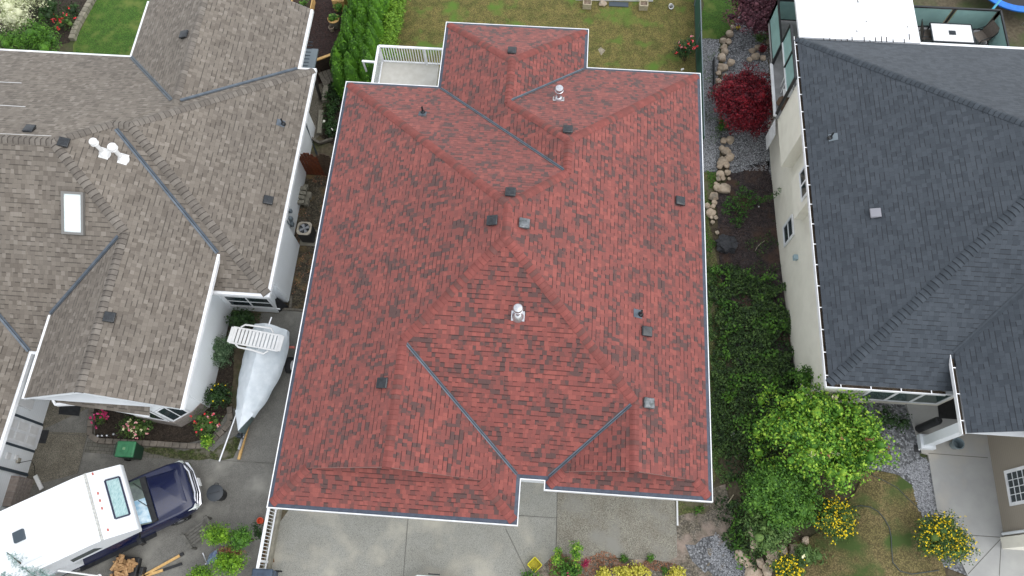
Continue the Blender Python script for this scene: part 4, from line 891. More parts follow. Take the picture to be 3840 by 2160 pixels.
b = MB(TM); b.hexa([(-3.95, -cw - .012, 2.15), (-2.95, -cw - .012, 2.2), (-2.95, -cw, 2.2), (-3.95, -cw, 2.15)], [(-3.85, -cw - .012, 2.5), (-3.05, -cw - .012, 2.55), (-3.05, -cw, 2.55), (-3.85, -cw, 2.5)]); b.build('side_window', 'window_glass', cp)
b = MB(TM); b.box(-5.2, -4.6, -cw - .05, -cw, 1.4, 2.0); b.build('side_hatch', 'galvanised', cp)
b = MB(TM); b.tube([(-4.45, -cw - .05, 2.2), (-4.35, -cw - .12, 2.1), (-3.75, -cw - .55, 1.2)], .03, 8); b.lathe((-3.74, -cw - .57, 1.16), [(.08, -.02), (.08, .02)], 12); b.build('jack_arm', 'white_plastic', cp)

# ------------------------------------------------------------------ boat under its cover, trailer, chair, poles
pm('tarp', srgb(214, 220, 224), .55, c2=srgb(198, 206, 211), sc=3, bump=.4, bsc=5)
pm('hull', srgb(96, 112, 112), .5); pm('aluminium', (.7, .71, .73), .3, metal=.8)
bo = empty('boat', (-10.2, 7, 0), 'small boat under a white tarp on a trailer beside the red-roofed house', 'boat')
A0, A1 = V(-10.5, 4.95, 0), V(-10.02, 8.95, 0); ad = (A1 - A0).normalized(); an = V(ad.y, -ad.x, 0)
sect = [(.0, .02, 1.12, 1.16), (.35, .16, 1.12, 1.22), (.62, .26, 1.1, 1.32), (1.2, .44, 1.08, 1.5), (2.0, .63, 1.06, 1.68), (2.9, .72, 1.08, 1.82), (3.6, .67, 1.2, 1.84), (4.0, .6, 1.3, 1.72)]
def bsec(t, w, ze, zr_, drop):
    c = A0 + ad * t; out = []
    for i in range(-6, 7):
        k = i / 6; z = ze + (zr_ - ze) * (1 - abs(k) ** 1.25); wv = .02 * math.sin(t * 9 + i * 1.7) + .015 * math.sin(t * 17 + i * 2.9)
        out.append(c + an * (k * w) + V(0, 0, z + wv * min(1, w * 2)))
    lo = [c + an * (w * 1.03) + V(0, 0, ze - drop), c - an * (w * 1.03) + V(0, 0, ze - drop)]
    return out + lo
tp = MB(); fine = []
ts = [s[0] for s in sect]
for i in range(25):
    t = .62 + (4.0 - .62) * i / 24; w_, ze, zr_ = (np.interp(t, ts, [s[j] for s in sect]) for j in (1, 2, 3)); fine.append(bsec(t, float(w_) + .05, float(ze), float(zr_), .28 + .05 * math.sin(t * 6)))
tp.ring(fine); tp.build('tarp_cover', 'tarp', bo, smooth=True)
hb = MB(); hs_ = []
for t, w_, ze, zr_ in sect:
    c = A0 + ad * t; hs_.append([c + an * w_ + V(0, 0, ze), c - an * w_ + V(0, 0, ze), c - an * w_ * .7 + V(0, 0, .55), c + V(0, 0, .42), c + an * w_ * .7 + V(0, 0, .55)])
hb.ring(hs_); hb.build('hull', 'hull', bo, smooth=True)
bw = MB(); bw.add([A0 + V(0, 0, 1.17), A0 + ad * .7 + an * .36 + V(0, 0, 1.14), A0 + ad * .9 + V(0, 0, 1.38), A0 + ad * .7 - an * .36 + V(0, 0, 1.14)], [(0, 1, 2, 3)]); bw.build('foredeck', 'tarp', bo)
tl = empty('boat_trailer', (-10.2, 7, 0), 'boat trailer under the white tarp with one wheel showing on its right', 'trailer')
b = MB(); b.bar((-10.6, 4.4, .45), (-10.1, 8.6, .45), .08, .08); b.bar((-10.9, 7.75, .4), (-9.4, 7.75, .4), .07, .07); b.bar((-10.56, 4.85, .45), (-10.5, 5.0, 1.1), .06, .06); b.build('frame', 'galvanised', tl)
for x in (-10.95, -9.36):
    b = MB(); b.lathe((x, 7.75, .32), [(.2, -.09), (.31, -.09), (.32, 0), (.31, .09), (.2, .09)], 22, (1, 0, 0)); wh = b.build('wheel', 'rubber', tl, smooth=True)
    b = MB(); b.lathe((x, 7.75, .32), [(.19, -.085), (.19, .095), (.05, .11), (.01, .11)], 14, (1, 0, 0)); b.build('rim', 'white_plastic', wh, smooth=True)
b = MB(); b.box(-9.42, -9.2, 8.35, 8.42, .55, .66); b.build('tail_lamp', 'lamp_red', tl)
b = MB(); b.lathe((-10.55, 4.85, .75), [(.1, -.08), (.1, .08)], 12, (1, 0, 0)); b.bar((-10.7, 4.8, .8), (-10.45, 4.9, .7), .04, .1); b.build('winch', 'dark_metal', tl)
LM = Matrix.Translation((-10.23, 8.2, 1.98)) @ Matrix.Rotation(math.radians(-5), 4, 'Z') @ Matrix.Rotation(math.radians(6), 4, 'Y')
lo_ = empty('sun_lounger', (-10.23, 8.2, 1.98), 'white plastic slatted sun lounger lying on top of the tarped boat', 'sun lounger')
b = MB(LM); b.bar((-.92, .3, 0), (.92, .3, 0), .06, .06); b.bar((-.92, -.3, 0), (.92, -.3, 0), .06, .06); b.bar((-.92, -.3, 0), (-.92, .3, 0), .14, .06); b.bar((.92, -.3, 0), (.92, .3, 0), .14, .06); b.build('frame', 'white_plastic', lo_, bevel=.02)
for i in range(13):
    b = MB(LM); x = -.8 + 1.6 * i / 12; b.box(x - .049, x + .049, -.27, .27, -.015, .02); b.build('slat', 'white_plastic', lo_)
for s in (1, -1):
    b = MB(LM); b.tube([(-.65, s * .34, .02), (-.5, s * .44, .08), (.0, s * .46, .1), (.42, s * .5, .02), (.55, s * .36, 0)], .035, 8); b.build('armrest', 'white_plastic', lo_, smooth=True)
b = MB(); b.tube([at(780 + 480 / 2.0125, 1040 + 300 / 2.0125, 1.75), at(780 + 85 / 2.0125, 1040 + 1388 / 2.0125, .55)], .035, 10); tag(b.build('mast', 'aluminium', smooth=True), 'long aluminium pole running out from under the boat tarp over the bow', 'pole')
b = MB(); b.bar(at(780 + 318 / 2.0125, 1040 + 1060 / 2.0125, .1), at(780 + 232 / 2.0125, 1040 + 1375 / 2.0125, .1), .09, .09); tag(b.build('timber_beam', 'raw_timber'), 'yellow timber beam on the concrete under the boat bow', 'beam')

# ------------------------------------------------------------------ bins, crate, bench, wood
pm('bin_green', srgb(58, 122, 82), .45, c2=srgb(48, 108, 72), sc=4); pm('bin_blue', srgb(62, 76, 92), .4, c2=srgb(50, 62, 78), sc=4)
def cart(loc, rot, label, lidm, bodm, lab='wheeled bin', s=1.0):
    M = Matrix.Translation(loc) @ Matrix.Rotation(rot, 4, 'Z') @ Matrix.Scale(s, 4)
    r = empty('wheeled_bin', loc, label, lab)
    b = MB(M); b.hexa([(-.24, -.22, .06), (.24, -.22, .06), (.24, .28, .06), (-.24, .28, .06)], [(-.29, -.32, .98), (.29, -.32, .98), (.29, .36, .98), (-.29, .36, .98)]); b.build('body', bodm, r, bevel=.03, smooth=True)
    b = MB(M); b.hexa([(-.31, -.35, .98), (.31, -.35, .98), (.31, .38, .98), (-.31, .38, .98)], [(-.28, -.31, 1.05), (.28, -.31, 1.05), (.28, .34, 1.05), (-.28, .34, 1.05)]); ld = b.build('lid', lidm, r, bevel=.03, smooth=True)
    b = MB(M)
    for a, c_ in (((-.13, -.12), (.13, -.12)), ((.13, -.12), (.13, .14)), ((.13, .14), (-.13, .14)), ((-.13, .14), (-.13, -.12))): b.bar((*a, 1.055), (*c_, 1.055), .02, .014)
    b.build('lid_rib', lidm, ld)
    b = MB(M); b.box(-.03, .06, .0, .1, 1.05, 1.056); b.build('label_patch', pm('faded_label', srgb(110, 150, 110), .6), ld)
    b = MB(M); b.tube([(-.24, .34, .98), (-.24, .43, .96), (.24, .43, .96), (.24, .34, .98)], .018, 8); b.build('handle', bodm, r)
    for x in (-.26, .26):
        b = MB(M); b.lathe((x, .3, .12), [(.12, -.03), (.12, .03)], 16, (1, 0, 0)); b.build('wheel', 'rubber', r)
    return r
c0 = T(0, 3, 1330, 230, 0.5); cart((-14.5, 4.05, 0), math.radians(92), 'green-lidded wheeled bin beside the paved flower-bed edge', 'bin_green', pm('bin_green_dark', srgb(34, 62, 48), .5), s=.97)
c1 = at(900 + 330 * .3313, 1680 + 1440 * .3313, .6); bb = cart((c1.x - .05, c1.y - .12, .26), math.radians(-88), 'slate-blue wheeled bin at the bottom edge beside the white fence', 'bin_blue', 'bin_blue')
tc = empty('trash_can', (-11.25, 2.75, 0), 'round black plastic trash can in front of the pickup bumper', 'trash can')
b = MB(); b.lathe((-11.05, 2.78, 0), [(.2, 0), (.26, .66), (.25, .68)], 22); b.build('body', 'black_plastic', tc, smooth=True)
b = MB(); b.lathe((-11.05, 2.78, .67), [(.29, 0), (.3, .03), (.25, .06), (.02, .085)], 22); ld = b.build('lid', pm('lid_black', srgb(54, 58, 62), .5), tc, smooth=True)
b = MB(); b.tube([(-11.13, 3.03, .7), (-11.1, 3.12, .72), (-11.0, 3.12, .72), (-10.97, 3.04, .7)], .016, 6); b.bar((-11.25, 2.72, .755), (-10.86, 2.84, .755), .015, .012); b.build('handle', 'black_plastic', ld)
# yellow crate
cc_ = D(1345, 1421, .12); CM = Matrix.Translation((cc_.x, cc_.y, 0)) @ Matrix.Rotation(math.radians(45 + 2), 4, 'Z'); YEL = pm('yellow_plastic', srgb(214, 204, 30), .45)
cr_ = empty('plastic_crate', (cc_.x, cc_.y, 0), 'bright yellow slatted plastic crate on the pale driveway', 'crate')
b = MB(CM); h_ = .19
for x0, x1, y0, y1 in ((-h_, h_, -h_, -h_ + .015), (-h_, h_, h_ - .015, h_), (-h_, -h_ + .015, -h_, h_), (h_ - .015, h_, -h_, h_)): b.box(x0, x1, y0, y1, .03, .24); b.box(x0 - .004, x1 + .004, y0 - .004, y1 + .004, .24, .262)
b.build('wall', YEL, cr_)
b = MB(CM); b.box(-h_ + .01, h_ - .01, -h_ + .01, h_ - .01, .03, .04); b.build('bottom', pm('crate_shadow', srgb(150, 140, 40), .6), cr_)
for i in range(9): b = MB(CM); y = -h_ + .04 + i * .0375; b.box(-h_ + .015, h_ - .015, y - .007, y + .007, .04, .055); b.build('slat', YEL, cr_)
# bench
BM_ = Matrix.Translation(T(0, 3, 2010, 1010, .42)) @ Matrix.Rotation(math.radians(-47), 4, 'Z') @ Matrix.Translation((0, 0, -.42))
be = empty('garden_bench', BM_.translation, 'weathered grey wooden slatted bench half hidden by the yellow-green conifer', 'bench')
pm('bench_wood', srgb(104, 102, 96), .85, c2=srgb(78, 76, 70), sc=9, island=.1)
for i in range(5): b = MB(BM_); b.box(-.25 + i * .11 - .045, -.25 + i * .11 + .045, -.08 - .36, .42, .40, .43); b.build('slat', 'bench_wood', be)
for y in (-.48, .46):
    b = MB(BM_); b.hexa([(-.34, y - .07, .55), (.34, y - .07, .55), (.34, y + .07, .55), (-.34, y + .07, .55)], [(-.34, y - .06, .6), (.34, y - .06, .6), (.34, y + .06, .6), (-.34, y + .06, .6)]); b.build('armrest', 'bench_wood', be, bevel=.03)
    for x in (-.28, .28): b = MB(BM_); b.box(x - .03, x + .03, y - .03, y + .03, 0, .55); b.build('leg', 'bench_wood', be)
# firewood crate and logs
fx, fy = T(0, 3, 1260, 1360, .35)[:2]
fc = empty('firewood_box', (fx, fy, 0), 'black box piled with split firewood at the bottom edge', 'box')
b = MB(); b.hexa([(fx - .38, fy - .5, 0), (fx + .38, fy - .5, 0), (fx + .38, fy + .32, 0), (fx - .38, fy + .32, 0)], [(fx - .42, fy - .55, .34), (fx + .42, fy - .55, .34), (fx + .42, fy + .36, .34), (fx - .42, fy + .36, .34)]); b.build('bin', 'black_plastic', fc, bevel=.03)
b = MB(); b.box(fx + .48, fx + .62, fy - .2, fy + .05, 0, .3); b.build('side_pocket', 'black_plastic', fc, bevel=.03)
pm('split_wood', srgb(176, 142, 100), .8, c2=srgb(138, 104, 70), sc=14, island=.25)
q = random.Random(5)
for i in range(30):
    a = q.uniform(-.5, .5) + (math.pi / 2 if q.random() < .8 else 0); L = q.uniform(.28, .42)
    c = V(fx + q.uniform(-.3, .3), fy + q.uniform(-.45, .25), .4 + (i % 3) * .06)
    M = Matrix.Translation(c) @ Matrix.Rotation(a, 4, 'Z') @ Matrix.Rotation(q.uniform(-.25, .25), 4, 'Y') @ Matrix.Rotation(q.uniform(0, 3), 4, 'X')
    b = MB(M); r1, r2 = q.uniform(.04, .07), q.uniform(.03, .05); b.prism([(-L / 2, -r1), (L / 2, -r1 * .9), (L / 2, r1 * .9), (-L / 2, r1)], -r2, r2 * .2)
    b.add([(-L / 2, -r1 * .7, r2 * .2), (L / 2, -r1 * .6, r2 * .2), (L / 2, 0, r2 * 1.4), (-L / 2, 0, r2 * 1.5), (-L / 2, r1 * .7, r2 * .2), (L / 2, r1 * .6, r2 * .2)], [(0, 1, 2, 3), (3, 2, 5, 4), (0, 3, 4), (1, 5, 2)])
    tag(b.build('firewood_log', 'split_wood', loc=c), 'split firewood log in the heap on the black box', 'firewood', 'split logs heaped on the black box')
for (a, b2), lb in ((((1815, 1240), (1440, 1449)), 'longer of two yellow planks crossing on the concrete right of the firewood'), (((1640, 1390), (1400, 1470)), 'shorter yellow plank, the end with the black tube on it')):
    b = MB(); b.bar(T(0, 3, *a, .05), T(0, 3, *b2, .05), .09, .05); pln = tag(b.build('timber_plank', 'raw_timber'), lb, 'plank')
    if a[0] > 1700: b = MB(); b.bar(T(0, 3, 1845, 1222, .06), T(0, 3, 1812, 1242, .06), .1, .09); b.build('rubber_foot', 'black_plastic', pln)
b = MB(); b.bar(T(0, 3, 1830, 1325, .06), T(0, 3, 1645, 1388, .06), .09, .05); tag(b.build('black_tube', 'black_plastic'), 'black rubber-sleeved bar in line with the shorter plank', 'bar')
# folded blue chair behind conifers
fcb = T(0, 3, 2110, 1290, .3); fb = empty('folding_chair', (fcb.x, fcb.y, 0), 'pale blue folding chair showing between the conifer shrubs', 'chair')
b = MB(); b.bar(T(0, 3, 2040, 1215, .5), T(0, 3, 2090, 1340, .3), .03, .03); b.build('frame', 'aluminium', fb); b = MB(); b.bar(T(0, 3, 2065, 1330, .2), T(0, 3, 2190, 1260, .2), .03, .03); b.build('frame', 'aluminium', fb)
b = MB(); b.add([T(0, 3, 2070, 1335, .22), T(0, 3, 2110, 1230, .5), T(0, 3, 2180, 1180, .5), T(0, 3, 2190, 1300, .22)], [(0, 1, 2, 3)]); b.build('seat', pm('chair_blue', srgb(132, 150, 176), .6, c2=srgb(80, 96, 130), sc=9), fb)
# fence of white pickets on its kerb
def F_(x, y, z): return at(900 + x * .3313, 1680 + y * .3313, z)
fe = empty('picket_fence', (-9, 2, 0), 'white metal picket fence on a concrete kerb between the two driveways', 'fence')
f0 = V(-8.84, F_(300, 50, .3).y - .45, 0); fx_ = -8.86; yT, yB = 4.05, -1.2; zb, zt2 = .32, 1.2
kb = MB(); kb.box(-8.98, -8.74, yB, 4.1, 0, .3); kb.build('kerb', pm('kerb_concrete', srgb(140, 136, 122), .9, c2=srgb(120, 116, 104), sc=6, bump=.3), fe)
b = MB(); b.bar((fx_, yB, zt2), (fx_, yT, zt2), .1, .05); b.bar((fx_, yT, zt2), (-8.1, yT, zt2), .1, .05); b.bar((fx_, yB, zb + .05), (fx_, yT, zb + .05), .05, .04); b.build('rail', 'white_paint', fe)
for y in (yT, 2.42, .62): b = MB(); b.box(fx_ - .04, fx_ + .04, y - .04, y + .04, .3, zt2 + .04); b.build('post', 'white_paint', fe)
for i in range(44):
    y = yT - .12 - i * .118
    if y > yB: b = MB(); b.box(fx_ - .011, fx_ + .011, y - .011, y + .011, zb + .04, zt2 - .02); b.build('picket', 'white_paint', fe)
oc = F_(235, 825, .1); b = MB(); b.lathe((oc.x, oc.y, .0), [(.1, 0), (.12, .2), (.1, .2), (.09, .05)], 14); tag(b.build('plant_pot', pm('orange_plastic', srgb(206, 84, 50), .5), smooth=True), 'small orange-red pot behind the white pickets', 'pot')
# white car, only the tail at the bottom edge of the photo
wc = D(1090, 1449, 1.2); wx, wy = wc.x, wc.y
ca = empty('car', (wx, wy - 2, 0), 'white car whose roof edge just enters at the bottom of the photo', 'car')
b = MB(); b.ring([[V(wx - .62, wy + .02, .9), V(wx + .62, wy + .02, .9), V(wx + .55, wy, 1.02), V(wx - .55, wy, 1.02)], [V(wx - .88, wy - .12, .35), V(wx + .88, wy - .12, .35), V(wx + .82, wy - .2, 1.1), V(wx - .82, wy - .2, 1.1)], [V(wx - .9, wy - 4.2, .35), V(wx + .9, wy - 4.2, .35), V(wx + .84, wy - 4.2, 1.0), V(wx - .84, wy - 4.2, 1.0)]]); b.build('body', pm('car_white', (.8, .81, .82), .2, coat=.7), ca, smooth=True, bevel=.05)
b = MB(); b.hexa([(wx - .72, wy - 3.0, 1.0), (wx + .72, wy - 3.0, 1.0), (wx + .72, wy - .5, 1.05), (wx - .72, wy - .5, 1.05)], [(wx - .55, wy - 2.5, 1.45), (wx + .55, wy - 2.5, 1.45), (wx + .55, wy - 1.0, 1.45), (wx - .55, wy - 1.0, 1.45)]); b.build('window', 'window_glass', ca, bevel=.05)
b = MB(); b.bar((wx - .2, wy + .06, 1.0), (wx + .2, wy + .06, 1.0), .04, .03); b.build('trim', 'black_plastic', ca)
for x in (-.82, .82):
    for y in (-.8, -3.4): b = MB(); b.lathe((wx + x, wy + y, .32), [(.32, -.1), (.32, .1)], 18, (1, 0, 0)); b.build('wheel', 'rubber', ca)

# ------------------------------------------------------------------ between the houses
gt = empty('wooden_gate', (-9.5, 16.4, 0), 'reddish-brown wooden gate with a curved top between the two houses', 'gate')
for i in range(11):
    x = -10.28 + i * .135; k = i / 5.0; top = 1.45 + .28 * (math.sin(math.pi * min(1, k)) if k <= 1 else math.sin(math.pi * min(1, (k - 1))))
    b = MB(); b.box(x, x + .115, 16.38, 16.41, .05, top); b.build('board', pm('gate_wood_' + 'ab'[i > 5], srgb(112, 56, 28) if i <= 5 else srgb(84, 68, 54), .6, c2=srgb(78, 38, 22) if i <= 5 else srgb(64, 50, 40), sc=9), gt)
b = MB(); b.box(-10.28, -8.8, 16.42, 16.46, .35, .45); b.box(-10.28, -8.8, 16.42, 16.46, 1.15, 1.25); b.box(-10.3, -8.8, 16.36, 16.48, 0, .06); b.build('rail', 'brown_wood', gt)
q = random.Random(3); k = 0
for (px, py, s, z) in [(480, 465, 1, 0), (478, 505, 1, 0), (470, 550, 1, 0), (455, 595, 1, 0), (478, 465, 1, 1), (472, 510, 1, 1), (460, 552, 1, 1), (452, 600, 1, 1), (535, 518, .7, 0), (530, 545, .8, 0), (512, 580, .7, 0), (505, 615, .7, 0), (505, 445, .7, 0)]:
    p = T(1, 1, px, py, .2 * z); b = MB(Matrix.Translation((p.x + .03, p.y, .2 * z)) @ Matrix.Rotation(q.uniform(-.1, .1), 4, 'Z')); b.box(-.14 * s, .14 * s, -.08, .08, .02, .2)
    tag(b.build('concrete_block', 'concrete_block', loc=(p.x, p.y, .2 * z), bevel=.012), 'weathered concrete block in the stack against the white wall', 'concrete block', 'concrete blocks stacked against the white wall')
ac = empty('air_conditioner', (-9.62, 13.3, 0), 'dark outdoor air conditioner with a beige fan top by the white wall', 'air conditioner')
AX, AY = -9.63, 13.36; b = MB(); b.box(AX - .27, AX + .27, AY - .27, AY + .27, .06, .84); b.build('body', pm('ac_body', srgb(50, 50, 48), .6, c2=srgb(36, 36, 35), sc=30, stretch=(1, 1, 12)), ac, bevel=.06, smooth=True)
b = MB(); n_ = 24; o_ = []; i_ = []
for i in range(n_):
    a = 2 * math.pi * i / n_; c_, s_ = math.cos(a), math.sin(a); r_ = .29 / max(abs(c_), abs(s_)) if max(abs(c_), abs(s_)) > .84 else .29 / .84
    o_.append((AX + c_ * r_, AY + s_ * r_)); i_.append((AX + c_ * .23, AY + s_ * .23))
vs = [V(*p, .84) for p in o_] + [V(*p, .9) for p in o_] + [V(*p, .91) for p in i_] + [V(*p, .84) for p in i_]
b.add(vs, [(r * n_ + i, r * n_ + (i + 1) % n_, (r + 1) * n_ + (i + 1) % n_, (r + 1) * n_ + i) for r in range(3) for i in range(n_)]); b.build('top_cover', pm('ac_beige', srgb(176, 168, 152), .5, c2=srgb(150, 142, 128), sc=6), ac, smooth=True)
b = MB(); b.lathe((AX, AY, .845), [(.235, 0), (.235, .004)], 24); b.build('fan_well', 'dark_metal', ac)
for i in range(4): b = MB(Matrix.Translation((AX, AY, .865)) @ Matrix.Rotation(i * math.pi / 2 + .4, 4, 'Z')); b.add([(.04, -.03, 0), (.2, -.05, .01), (.2, .08, .02), (.04, .04, .01)], [(0, 1, 2, 3)]); b.build('fan_blade', 'galvanised', ac)
b = MB()
for i in range(10): a = i * math.pi / 5; b.bar((AX, AY, .905), (AX + .23 * math.cos(a), AY + .23 * math.sin(a), .905), .008, .006)
b.lathe((AX, AY, .9), [(.05, 0), (.05, .015)], 10); b.build('fan_guard', 'galvanised', ac)
b = MB(); b.box(AX - .36, AX + .36, AY - .38, AY + .36, 0, .06); b.build('pad', 'kerb_concrete', ac)
m0 = [T(1, 2, 155, 145, .7), T(1, 2, 235, 240, .05), T(1, 2, 328, 185, .05), T(1, 2, 215, 95, .7)]
b = MB(); b.add(m0 + [p + V(0, 0, -.03) for p in m0], [(0, 1, 2, 3), (7, 6, 5, 4), (0, 4, 5, 1), (1, 5, 6, 2), (2, 6, 7, 3), (3, 7, 4, 0)]); tag(b.build('rubber_mat', 'black_plastic'), 'black ribbed mat leaning at the corner of the white wall', 'mat')
b = MB(); b.bar(T(1, 2, 65, 195, .06), T(1, 2, 480, 225, .06), .08, .08); tag(b.build('timber_edging', 'grey_timber'), 'grey timber edging where the concrete meets the dirt strip', 'edging')
b = MB(); b.bar(T(1, 2, 355, 80, .05), T(1, 2, 345, 200, .05), .09, .06); tag(b.build('timber_offcut', 'grey_timber'), 'grey timber offcut standing up the dirt strip near the black mat', 'timber')
b = MB(); b.bar(T(1, 0, 560, 1392, .15), T(1, 0, 640, 1440, .15), .1, .14); b.bar(T(1, 0, 640, 1440, .15), T(1, 0, 775, 1395, .15), .1, .14); tag(b.build('bed_edging', 'grey_timber'), 'bent timber edging at the foot of the dark bed behind the gate', 'edging')
# doormats, gutter offcut, cable
for pts, lb in (([(607, 1172), (820, 1180), (800, 1290), (595, 1272)], 'black doormat under the porch roof of the taupe-roofed house'),):
    b = MB(); b.prism([T(0, 2, *p)[:2] for p in pts], .026, .04); tag(b.build('doormat', 'black_plastic'), lb, 'doormat')
b = MB(); b.prism([T(0, 2, 405, 1430)[:2], T(0, 2, 500, 1433)[:2], T(0, 3, 462, 118)[:2], T(0, 3, 370, 110)[:2]], .026, .04); tag(b.build('doormat', 'black_plastic'), 'black doormat at the foot of the white side door', 'doormat')
b = MB(); b.bar(T(0, 3, 355, 440, .1), T(0, 3, 420, 575, .1), .14, .06); tag(b.build('gutter_piece', 'white_plastic'), 'loose white gutter piece between the brick pier and the camper', 'gutter piece')
b = MB(); b.tube([V(XG + .08, 3.3, .9), T(0, 3, 315, 285, .3), T(0, 3, 345, 340, .03), T(0, 3, 350, 400, .03), T(0, 3, 352, 440, .03)], .012, 6); tag(b.build('power_cable', 'rubber'), 'black power cable from the wall outlet towards the camper', 'cable')
# paver edging around the front bed
pe = MB(); pp = [T(0, 2, 945, 1200), T(0, 2, 925, 1400), T(0, 3, 920, 40), T(0, 3, 1010, 95), T(0, 3, 1300, 110), T(0, 3, 1600, 125), T(0, 3, 1900, 148), T(0, 3, 2080, 145), T(0, 2, 2260, 1440), T(0, 2, 2330, 1340), T(0, 2, 2320, 1200)]
q = random.Random(9)
for a, c_ in zip(pp[:-1], pp[1:]):
    L = (c_ - a).length; k = max(1, int(L / .24)); d = (c_ - a) / L
    for i in range(k): s0 = a + d * (L * i / k + .01); s1 = a + d * (L * (i + 1) / k - .01); pe.bar(s0 + V(0, 0, .09 + q.uniform(-.01, .01)), s1 + V(0, 0, .09), .2, .16)
tag(pe.build('paver_edging', pm('paver_grey', srgb(122, 114, 104), .9, c2=srgb(100, 94, 86), sc=5, island=.18), bevel=.012), 'curved edging of grey and tan pavers round the front flower bed', 'edging')
for i, (x, y) in enumerate(((1018, 1500 - 1449), (1060, 50), (1110, 48), (1175, 36))):
    p = T(0, 3, x, y); b = MB(); b.lathe((p.x, p.y, 0), [(.02, 0), (.02, .2), (.05, .22), (.04, .28), (.01, .3)], 10); tag(b.build('garden_lamp', 'galvanised', smooth=True), ('leftmost', 'second', 'third', 'rightmost')[i] + ' small round solar lamp in the front flower bed', 'garden lamp', 'solar lamps in the front flower bed')
# ------------------------------------------------------------------ plants
g_ = srgb
leafmat('leaf_cream', [g_(150, 160, 112), g_(196, 200, 160), g_(214, 214, 184)])
leafmat('leaf_thuja', [g_(40, 72, 24), g_(70, 112, 34), g_(100, 146, 48)])
leafmat('leaf_cedar', [g_(42, 76, 20), g_(64, 106, 26), g_(94, 140, 38)])
leafmat('leaf_hedge_yellowish', [g_(70, 104, 26), g_(100, 140, 36), g_(124, 160, 48)])  # lower clipped row: a yellow-green hedge, lighter leaf colour than the cedars
leafmat('leaf_dark', [g_(26, 44, 22), g_(38, 62, 28), g_(54, 82, 36)])
leafmat('leaf_round', [g_(52, 76, 50), g_(78, 104, 72), g_(112, 134, 100)])
leafmat('leaf_rose', [g_(44, 68, 32), g_(64, 92, 40), g_(92, 116, 52)])
leafmat('leaf_lime', [g_(48, 88, 26), g_(76, 122, 34), g_(108, 152, 44), g_(156, 186, 64)])
leafmat('leaf_mid', [g_(44, 78, 26), g_(66, 106, 34), g_(94, 134, 46)])
leafmat('leaf_olive', [g_(60, 88, 44), g_(84, 112, 58), g_(106, 132, 70)])
leafmat('leaf_ivy', [g_(32, 48, 26), g_(46, 68, 34), g_(64, 90, 44), g_(88, 114, 56)])
leafmat('leaf_maple', [g_(60, 9, 22), g_(86, 13, 28), g_(108, 18, 32), g_(146, 30, 42)], .6)
leafmat('leaf_smoke', [g_(52, 26, 36), g_(82, 42, 54), g_(124, 78, 86)])
leafmat('leaf_juniper', [g_(34, 66, 24), g_(52, 96, 32), g_(76, 124, 44)])
leafmat('leaf_conifer', [g_(56, 92, 20), g_(92, 134, 28), g_(130, 168, 44)])
leafmat('leaf_brown', [g_(104, 66, 44), g_(146, 100, 74), g_(170, 122, 92)])
leafmat('leaf_spruce', [g_(96, 124, 120), g_(136, 162, 158), g_(168, 190, 184)])
leafmat('leaf_yellow', [g_(140, 140, 50), g_(186, 180, 64), g_(206, 196, 92)])
leafmat('petal_red', [g_(190, 24, 34), g_(222, 44, 52), g_(230, 96, 110)])
leafmat('petal_pink', [g_(206, 92, 120), g_(232, 150, 160), g_(240, 190, 180)])
leafmat('petal_magenta', [g_(170, 30, 90), g_(204, 50, 110), g_(214, 90, 140)])
leafmat('petal_yellow', [g_(216, 186, 12), g_(236, 206, 20), g_(240, 216, 40)])
leafmat('petal_white', [g_(214, 214, 200), g_(230, 230, 220)])
leafmat('petal_cream', [g_(220, 212, 160), g_(232, 226, 186)])
def C3(c, r, x, y, z): return T(c, r, x, y, z)
shrub('shrub', D(32, 16, 1.2), (1.7, 1.3, 1.0), 'cream-variegated shrub in the top left corner', 'shrub', 'leaf_cream', n=22, r=.6, per=900, size=.09, seed=1)
shrub('shrub', C3(0, 0, 320, 400, 1.0), (1.35, .95, .8), 'large bright green feathery shrub behind the white gutter at top left', 'shrub', 'leaf_thuja', n=26, r=.5, per=1500, size=.09, asp=.35, seed=2)
shrub('shrub', C3(0, 0, 500, 120, .8), (.6, .6, .6), 'dark green shrub between the cream shrub and the red flowers', 'shrub', 'leaf_dark', n=12, r=.35, per=1000, seed=3)
shrub('flowering_plant', C3(0, 0, 640, 210, .4), (.45, .7, .3), 'plant with crimson flowers beside the stone lawn edging', 'plant', 'leaf_rose', n=12, r=.25, per=900, size=.06, seed=4, flowers=[('petal_red', 26, .09)])
shrub('shrub', C3(0, 0, 740, 90, .4), (.4, .5, .35), 'low dark shrub right against the stone lawn edging', 'shrub', 'leaf_dark', n=9, r=.25, per=900, size=.06, seed=5)
em = MB(); ep = [T(0, 0, 925, 0, .12), T(0, 0, 850, 130, .12), T(0, 0, 770, 270, .12), T(0, 0, 725, 400, .12)]; ep.insert(0, ep[0] + (ep[0] - ep[1]) * 2)
for a, c_ in zip(ep[:-1], ep[1:]):
    for i in range(3): em.bar(a.lerp(c_, i / 3 + .01), a.lerp(c_, (i + 1) / 3 - .01), .26, .24)
tag(em.build('stone_edging', pm('edge_stone', g_(142, 136, 120), .9, c2=g_(116, 112, 98), sc=6, island=.12), bevel=.02), 'grey stone edging along the left lawn', 'edging')
